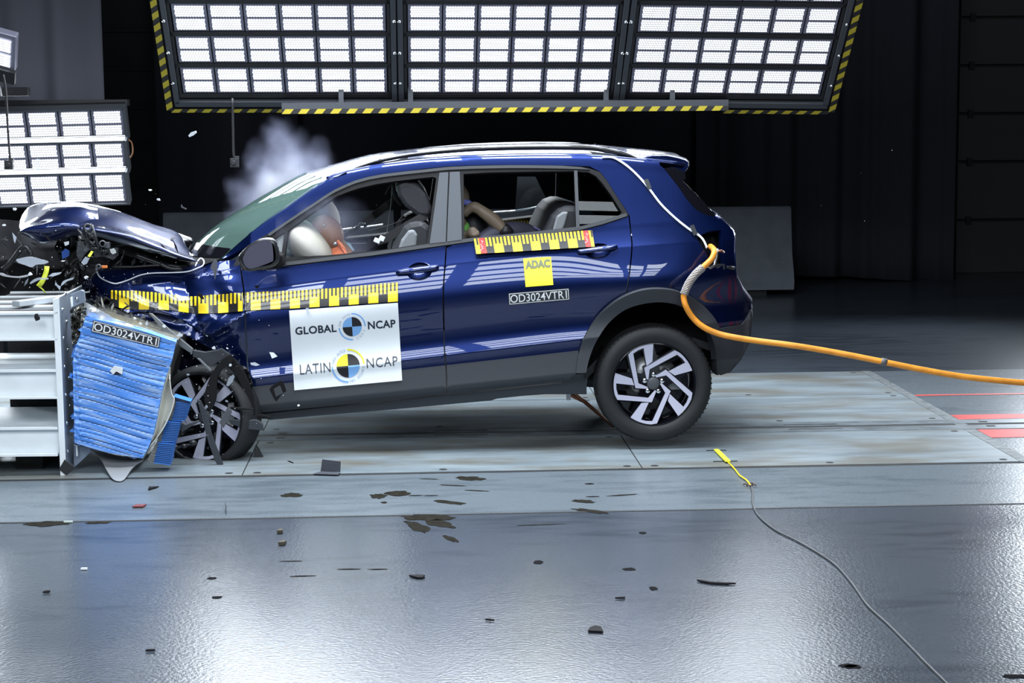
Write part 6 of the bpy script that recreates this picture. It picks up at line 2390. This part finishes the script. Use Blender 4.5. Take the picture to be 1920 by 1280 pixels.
flat_piece('plastic_piece', 87, 1110, [(-.012, -.01), (.012, -.006), (.014, .008), (-.004, .012)], BP, 'small black fragment at the far left of the near floor', 'debris')
flat_piece('plastic_piece', 282, 1220, [(-.016, -.006), (.016, -.004), (.016, .006), (-.012, .008)], BP, 'flat black fragment near the bottom left corner of the floor', 'debris')
flat_piece('plastic_leaf', 783, 1081, [(-.035, .012), (0, .018), (.03, .008), (.02, -.02), (.03, -.028), (0, -.03), (-.02, -.008)], BP, 'black leaf-shaped scrap in the dark reflection below the car', 'debris')
flat_piece('plastic_ring', 1116, 1181, [(-.028, -.02), (.026, -.035), (.024, .03), (.004, .045), (-.018, .02)], BP, 'black rounded scrap with a pale centre at bottom centre', 'debris')
flat_piece('plastic_twig', 1342, 1092, [(-.07, .035), (-.05, .03), (-.02, .0), (.05, -.02), (.075, -.03), (.04, -.036), (-.02, -.02), (-.06, .015)], BP, 'long bent black scrap on the floor left of the grey wire', 'debris')
flat_piece('plastic_chip', 158, 1067, [(-.014, -.006), (.014, -.008), (.012, .008), (-.012, .008)], WSHARD, 'small white chip on the floor below the barrier', 'debris')
flat_piece('plastic_chip', 128, 979, [(-.02, -.006), (.02, -.006), (.02, .008), (-.02, .008)], mat('chip_green', (0.45, 0.55, 0.50), 0.5), 'pale green chip on the floor joint below the barrier', 'debris')
flat_piece('plastic_sliver', 545, 867, [(-.018, .03), (.0, .012), (.018, -.03), (.002, -.006)], BP, 'short black sliver on the track plate left of the upright flap', 'debris')
flat_piece('rubber_scrap', 1163, 1122, [(-.02, .0), (.0, .01), (.02, .006), (.016, -.004), (-.008, -.002)], BP, 'curved black scrap on the near floor below the rear wheel', 'debris')
flat_piece('rubber_scrap', 918, 1163, [(-.016, .008), (.0, .006), (.018, -.006), (.004, -.006)], BP, 'pair-like narrow black scrap in the middle of the near floor', 'debris')

# ------------------------------------------------------------------ flying shards
def shard(name, pts, Y, m, label, cat_='shard', th=0.004, tilt=0.25, group=None):
    """a flying piece at depth Y, its outline where it hangs in the air"""
    cx = sum(p[0] for p in pts) / len(pts); cy = sum(p[1] for p in pts) / len(pts)
    rnd = random.Random(int(cx * 3 + cy * 7))
    ta, tb = rnd.uniform(-1, 1) * tilt, rnd.uniform(-1, 1) * tilt
    c = PY(cx, cy, Y)
    b = MB()
    P = [PY(x, y, Y + ta * (x - cx) / PXM + tb * (y - cy) / PXM) - c for x, y in pts]
    b.prism(P, (0, th, 0))
    o = b.build(name, m, None)
    o.location = c
    return tag(o, label, cat_, group)


def small(x, y, r_, ang=0.0, k=0.6, n=5, seed=1):
    rnd = random.Random(seed + int(x * 11 + y))
    o = []
    for i in range(n):
        a = 2 * math.pi * i / n + rnd.uniform(-0.3, 0.3)
        q = r_ * rnd.uniform(0.7, 1.15)
        u, v = q * math.cos(a), q * k * math.sin(a)
        o.append((x + u * math.cos(ang) - v * math.sin(ang), y + u * math.sin(ang) + v * math.cos(ang)))
    return o


FOAM = mat('foam_white', (0.62, 0.66, 0.70), 0.4)
shard('plastic_shard', [(353, 254), (358, 248), (367, 245), (368, 249), (362, 254), (355, 257)], 0.3, FOAM, 'pale oblong shard flying alone against the black curtain', th=0.02)
shard('glass_shard', [(62, 302), (70, 297), (77, 300), (74, 310), (75, 324), (69, 316), (63, 309)], 0.4, SHARD, 'clear crumpled shard flying in front of the left lamp rows')
shard('glass_shard', small(281, 356, 4, 0.2, 0.5), 0.3, WSHARD, 'tiny bright shard flying right of the left lamp rows')
shard('glass_shard', small(297, 374, 4, 0.3, 0.7), 0.3, WSHARD, 'tiny bright shard flying above the bonnet, right of the lamps')
shard('plastic_shard', [(340, 383), (343, 388), (350, 391), (349, 393), (342, 390), (339, 388)], 0.3, PLASGRY, 'small grey hooked shard flying left of the windscreen')
shard('plastic_shard', small(27, 392, 5), 0.0, WSHARD, 'grey-white lump flying just below the left lamp rows')
shard('plastic_shard', small(7, 422, 4), -0.1, WSHARD, 'white lump flying at the left edge before the bumper cover')
shard('glass_shard', [(23, 436), (31, 445), (28, 456), (26, 452)], -0.1, SHARD, 'narrow clear triangle flying before the grey bumper cover')
shard('plastic_shard', [(120, 454), (129, 452), (129, 458), (122, 461)], -0.05, FOAM, 'white square shard flying under the bonnet front')
shard('plastic_shard', [(115, 473), (122, 466), (130, 470), (129, 480), (117, 486)], 0.1, mat('shard_blue', (0.012, 0.05, 0.22), 0.3), 'blue plastic shard hanging under the bonnet front')
shard('label_tag', [(164, 480), (171, 470), (175, 472), (169, 482)], -0.05, mat('tag_green', (0.55, 0.60, 0.05), 0.5), 'yellow-green paper tag below the headlamp bracket', 'tag')
shard('lamp_bulb', [(152, 492), (160, 481), (168, 484), (163, 494), (157, 497)], -0.04, SHARD, 'clear bulb piece below the yellow-green tag')
shard('lens_piece', cat([(30, 487), (38, 484), (56, 481), (78, 486), (91, 491), (82, 495), (68, 496), (60, 501), (48, 497), (36, 493)], 3, True), -0.15, SHARD, 'large clear lens piece flying above the barrier frame')
shard('lens_piece', cat([(56, 530), (64, 523), (75, 520), (90, 521), (89, 524), (76, 524), (66, 528), (58, 532)], 2, True), -0.12, SHARD, 'curved clear strip beside the yellow-green strap')
shard('lens_piece', [(90, 518), (98, 512), (116, 510), (112, 514), (100, 518)], -0.1, SHARD, 'clear wedge shard right of the yellow-green strap')
shard('lens_piece', [(104, 528), (108, 534), (114, 537), (112, 544), (106, 536), (103, 534)], -0.1, SHARD, 'clear forked shard above the deck of the frame')
shard('lens_piece', cat([(114, 536), (118, 527), (128, 523), (138, 520), (136, 524), (126, 527), (119, 533)], 2, True), -0.08, SHARD, 'clear bowed shard near the end plate top')
shard('grey_strip', cat([(-6, 511), (6, 512), (14, 516), (34, 518), (50, 515), (53, 518), (36, 521), (14, 519), (2, 516)], 2, True), -0.1, mat('strip_pale', (0.28, 0.29, 0.31), 0.4), 'grey bent strip flying at the left edge above the frame', 'strip')
shard('white_ball', small(56, 514, 3.5, 0, 1.0, 8), -0.12, WSHARD, 'round white knob at the end of the grey strip', 'knob', th=0.02)
st = [PY(88, 499, -0.06), PY(87, 508, -0.07), PY(84, 518, -0.08), (PY(79, 528, -0.09)), PY(72, 537, -0.10)]
b = MB()
rows = []
for i, p in enumerate(st):
    t = (st[min(i + 1, 4)] - st[max(i - 1, 0)]).normalized(); s_ = t.cross(Vector((0, 1, 0))).normalized() * 0.013
    rows.append([p - s_, p + s_])
rows.append([PY(73, 538, -0.1), PY(75, 536, -0.1)]); rows.append([PY(80, 544, -0.1), PY(82, 543, -0.1)]); rows.append([PY(84, 550, -0.1), PY(86, 549, -0.1)])
b.grid(rows)
tag(b.build('green_strap', mat('strap_green', (0.42, 0.47, 0.03), 0.6), fixn=False, solid=0.003), 'yellow-green strap hanging over the deck of the barrier frame', 'strap')
shard('white_clip', small(161, 520, 4, 0, 0.8, 7), -0.06, WSHARD, 'bright white clip at the tip of the crushed wing', 'clip', th=0.012)
shard('plastic_block', [(65, 589), (69, 588), (74, 596), (73, 600), (67, 602), (64, 595)], -0.52, BP, 'small black block flying before the top white beam', 'debris', th=0.02)
shard('plastic_sliver', [(402, 486), (407, 490), (407.5, 503), (403, 525), (400, 508), (394, 503), (397, 494)], -0.06, FLAP, 'grey-black blade standing up behind the door mirror', 'debris', th=0.006)
shard('plastic_chip', [(476, 536), (489, 534), (485, 538), (484, 541), (480, 540)], -0.12, BP, 'black chip above the measuring tape on the front door', 'debris')
shard('plastic_chip', cat([(370, 551), (374, 549), (379, 553), (383, 561), (376, 559)], 2, True), -0.08, BP, 'black chip over the tape on the crushed wing', 'debris')
shard('plastic_scrap', [(505, 730), (509, 724), (527, 713), (531, 715), (537, 733), (531, 737), (525, 722), (513, 729), (517, 744), (530, 737), (518, 753), (514, 748)], -0.20, BP, 'black broken frame piece flying before the front door corner', 'debris', th=0.01)
shard('glass_shard', [(505, 660), (513, 661), (520, 668), (510, 672)], -0.15, WSHARD, 'white four-sided shard left of the logo sticker')
shard('glass_shard', [(469, 680), (478, 679), (487, 684), (480, 686), (471, 684)], -0.15, SHARD, 'clear oval shard low on the front door edge')
shard('glass_shard', [(424, 722), (429, 708), (437, 702), (440, 706), (436, 716), (428, 724)], -0.28, SHARD, 'clear jagged shard before the front wheel')
shard('glass_shard', [(573, 577), (579, 577), (580, 588), (577, 592), (574, 584)], -0.05, SHARD, 'clear crumpled shard on the top edge of the logo sticker')
shard('glass_shard', small(560, 760, 3, 0, 0.6), -0.08, WSHARD, 'tiny white shard on the sill below the logo sticker')
shard('glass_shard', small(263, 607, 4, 0, 0.8, 7), -0.15, WSHARD, 'bright white chip above the code plate, left of the grey strip')
shard('glass_shard', [(272, 606), (276, 600), (278, 608), (274, 611)], -0.15, SHARD, 'clear chip beside the bright chip above the code plate')
shard('glass_shard', small(308, 611, 4, 0.3, 0.8, 6), -0.15, WSHARD, 'white chip right of the grey strip under the wing')
shard('glass_shard', [(331, 630), (336, 623), (343, 628), (342, 631)], -0.15, SHARD, 'clear triangular chip in the wheel arch')
shard('glass_shard', [(350, 628), (353, 623), (358, 625), (357, 629)], -0.15, WSHARD, 'white crumpled chip in the wheel arch')
shard('glass_shard', small(401, 652, 4, 0.1, 0.8, 7), -0.16, WSHARD, 'white chip above the torn arch trim')
shard('glass_shard', small(426, 653, 3, 0.6, 0.6, 5), -0.12, WSHARD, 'small white chip right of the torn arch trim')
shard('glass_shard', small(432, 684, 3.2, 0, 1, 7), -0.2, WSHARD, 'round white chip on the black arch trim by the wheel')
for k, (x, y) in enumerate(((353, 702), (425, 752), (388, 762), (396, 779))):
    shard('glass_shard', small(x, y, 3.5, 0.5 * k, 0.5, 5), -0.3, SHARD, ('clear splinter left of the wheel spokes', 'clear splinter over the upper right spoke of the front wheel', 'clear splinter beside the black bar at the hub', 'clear splinter just under the front hub')[k])
b = MB()
rnd = random.Random(99)
n = 0
while n < 340:
    if n < 200: x, y, Y = rnd.gauss(150, 90), rnd.gauss(520, 60), rnd.uniform(-0.35, 0.4)
    elif n < 300: x, y, Y = rnd.gauss(390, 60), rnd.gauss(720, 70), rnd.uniform(-0.35, -0.12)
    else: x, y, Y = rnd.uniform(0, 1900), rnd.uniform(250, 860), rnd.uniform(-0.6, -0.3)
    n += 1
    p = PY(x, y, Y)
    if p.z < 0.02: continue
    s_ = rnd.uniform(0.0012, 0.0036) if n < 300 else rnd.uniform(0.001, 0.002)
    d = [Vector((rnd.uniform(-1, 1), rnd.uniform(-1, 1), rnd.uniform(-1, 1))).normalized() * s_ for _ in range(3)]
    b.add([p + d[0], p + d[1], p + d[2], p - (d[0] + d[1] + d[2]) / 2], [(0, 1, 2), (0, 1, 3), (1, 2, 3), (0, 2, 3)])
tag(b.build('glass_dust', WSHARD), 'fine glitter of glass crumbs flying round the crushed front', 'glass dust', kind='stuff')

# ------------------------------------------------------------------ airbag smoke
def smoke(name, blobs, lo, hi, dens, label, seed, nscale=5.0, thr=(0.36, 0.72)):
    b = MB()
    c = (Vector(lo) + Vector(hi)) / 2
    b.box(c, Vector(hi) - Vector(lo))
    m = bpy.data.materials.new(name)
    m.use_nodes = True
    nt = m.node_tree
    L = nt.links.new
    nt.nodes.remove(nt.nodes['Principled BSDF'])
    out = nt.nodes['Material Output']
    geo = nd(nt, 'ShaderNodeNewGeometry')
    warp = nd(nt, 'ShaderNodeTexNoise', i_Scale=3.5, i_Detail=2.0)
    L(geo.outputs['Position'], warp.inputs['Vector'])
    wv = nd(nt, 'ShaderNodeVectorMath', operation='SUBTRACT'); L(warp.outputs['Color'], wv.inputs[0]); wv.inputs[1].default_value = (.5, .5, .5)
    ws_ = nd(nt, 'ShaderNodeVectorMath', operation='SCALE'); L(wv.outputs[0], ws_.inputs[0]); ws_.inputs['Scale'].default_value = 0.22
    pos = nd(nt, 'ShaderNodeVectorMath', operation='ADD'); L(geo.outputs['Position'], pos.inputs[0]); L(ws_.outputs[0], pos.inputs[1])
    warp.inputs['Scale'].default_value = 5.0
    tot = None
    for (p, r_, k) in blobs:
        dn = nd(nt, 'ShaderNodeVectorMath', operation='DISTANCE')
        L(pos.outputs[0], dn.inputs[0]); dn.inputs[1].default_value = tuple(p)
        mr = nd(nt, 'ShaderNodeMapRange', interpolation_type='SMOOTHSTEP', i_1=0.0, i_2=r_, i_3=k, i_4=0.0)
        L(dn.outputs['Value'], mr.inputs[0])
        if tot is None: tot = mr.outputs[0]
        else:
            a = nd(nt, 'ShaderNodeMath', operation='ADD'); L(tot, a.inputs[0]); L(mr.outputs[0], a.inputs[1]); tot = a.outputs[0]
    nz = nd(nt, 'ShaderNodeTexNoise', i_Scale=nscale, i_Detail=4.0, i_Roughness=0.55)
    L(geo.outputs['Position'], nz.inputs['Vector'])
    m2 = nd(nt, 'ShaderNodeMapRange', i_1=thr[0], i_2=thr[1], i_3=0.25, i_4=1.25)
    L(nz.outputs['Fac'], m2.inputs[0])
    mu = nd(nt, 'ShaderNodeMath', operation='MULTIPLY'); L(tot, mu.inputs[0]); L(m2.outputs[0], mu.inputs[1])
    md = nd(nt, 'ShaderNodeMath', operation='MULTIPLY'); L(mu.outputs[0], md.inputs[0]); md.inputs[1].default_value = dens
    vs = nd(nt, 'ShaderNodeVolumeScatter')
    vs.inputs['Color'].default_value = (0.62, 0.67, 0.98, 1)
    vs.inputs['Anisotropy'].default_value = 0.0
    L(md.outputs[0], vs.inputs['Density'])
    L(vs.outputs[0], out.inputs['Volume'])
    o = b.build(name, m)
    return tag(o, label, 'smoke', kind='stuff')


bl = []
for (x, y, r_, k) in ((470, 370, 38, 1.0), (455, 395, 30, 0.9), (510, 355, 45, 1.0), (520, 310, 42, 0.9), (535, 275, 30, 0.65), (515, 250, 24, 0.55), (560, 320, 36, 0.8), (590, 300, 28, 0.7), (498, 330, 32, 0.7), (545, 340, 40, 0.9), (612, 305, 22, 0.4)):
    bl.append((PY(x, y, 2.0), r_ * 1.45 * 12 / F, k * 0.55))
lo, hi = PY(420, 425, 2.0), PY(640, 215, 2.0)
smoke('smoke_plume', bl, (lo.x, 1.80, lo.z), (hi.x, 2.22, hi.z), 5.0, 'pale blue smoke plume rising behind the windscreen', 1, 5.0, (0.28, 0.75))
bl = []
for (x, y, r_, k) in ((560, 440, 42, 1.0), (585, 415, 36, 1.0), (610, 400, 34, 0.7), (640, 430, 40, 0.30), (670, 450, 40, 0.28), (660, 400, 34, 0.16), (545, 470, 30, 0.9)):
    bl.append((PY(x, y, 0.20), r_ * 1.3 * 10.2 / F, k * 0.5))
lo, hi = PY(520, 492, 0.2), PY(720, 365, 0.2)
smoke('cabin_smoke', bl, (lo.x, 0.06, lo.z), (hi.x, 0.34, hi.z), 9.0, 'thin haze drifting round the driver airbag inside the cabin', 2, 6.0)
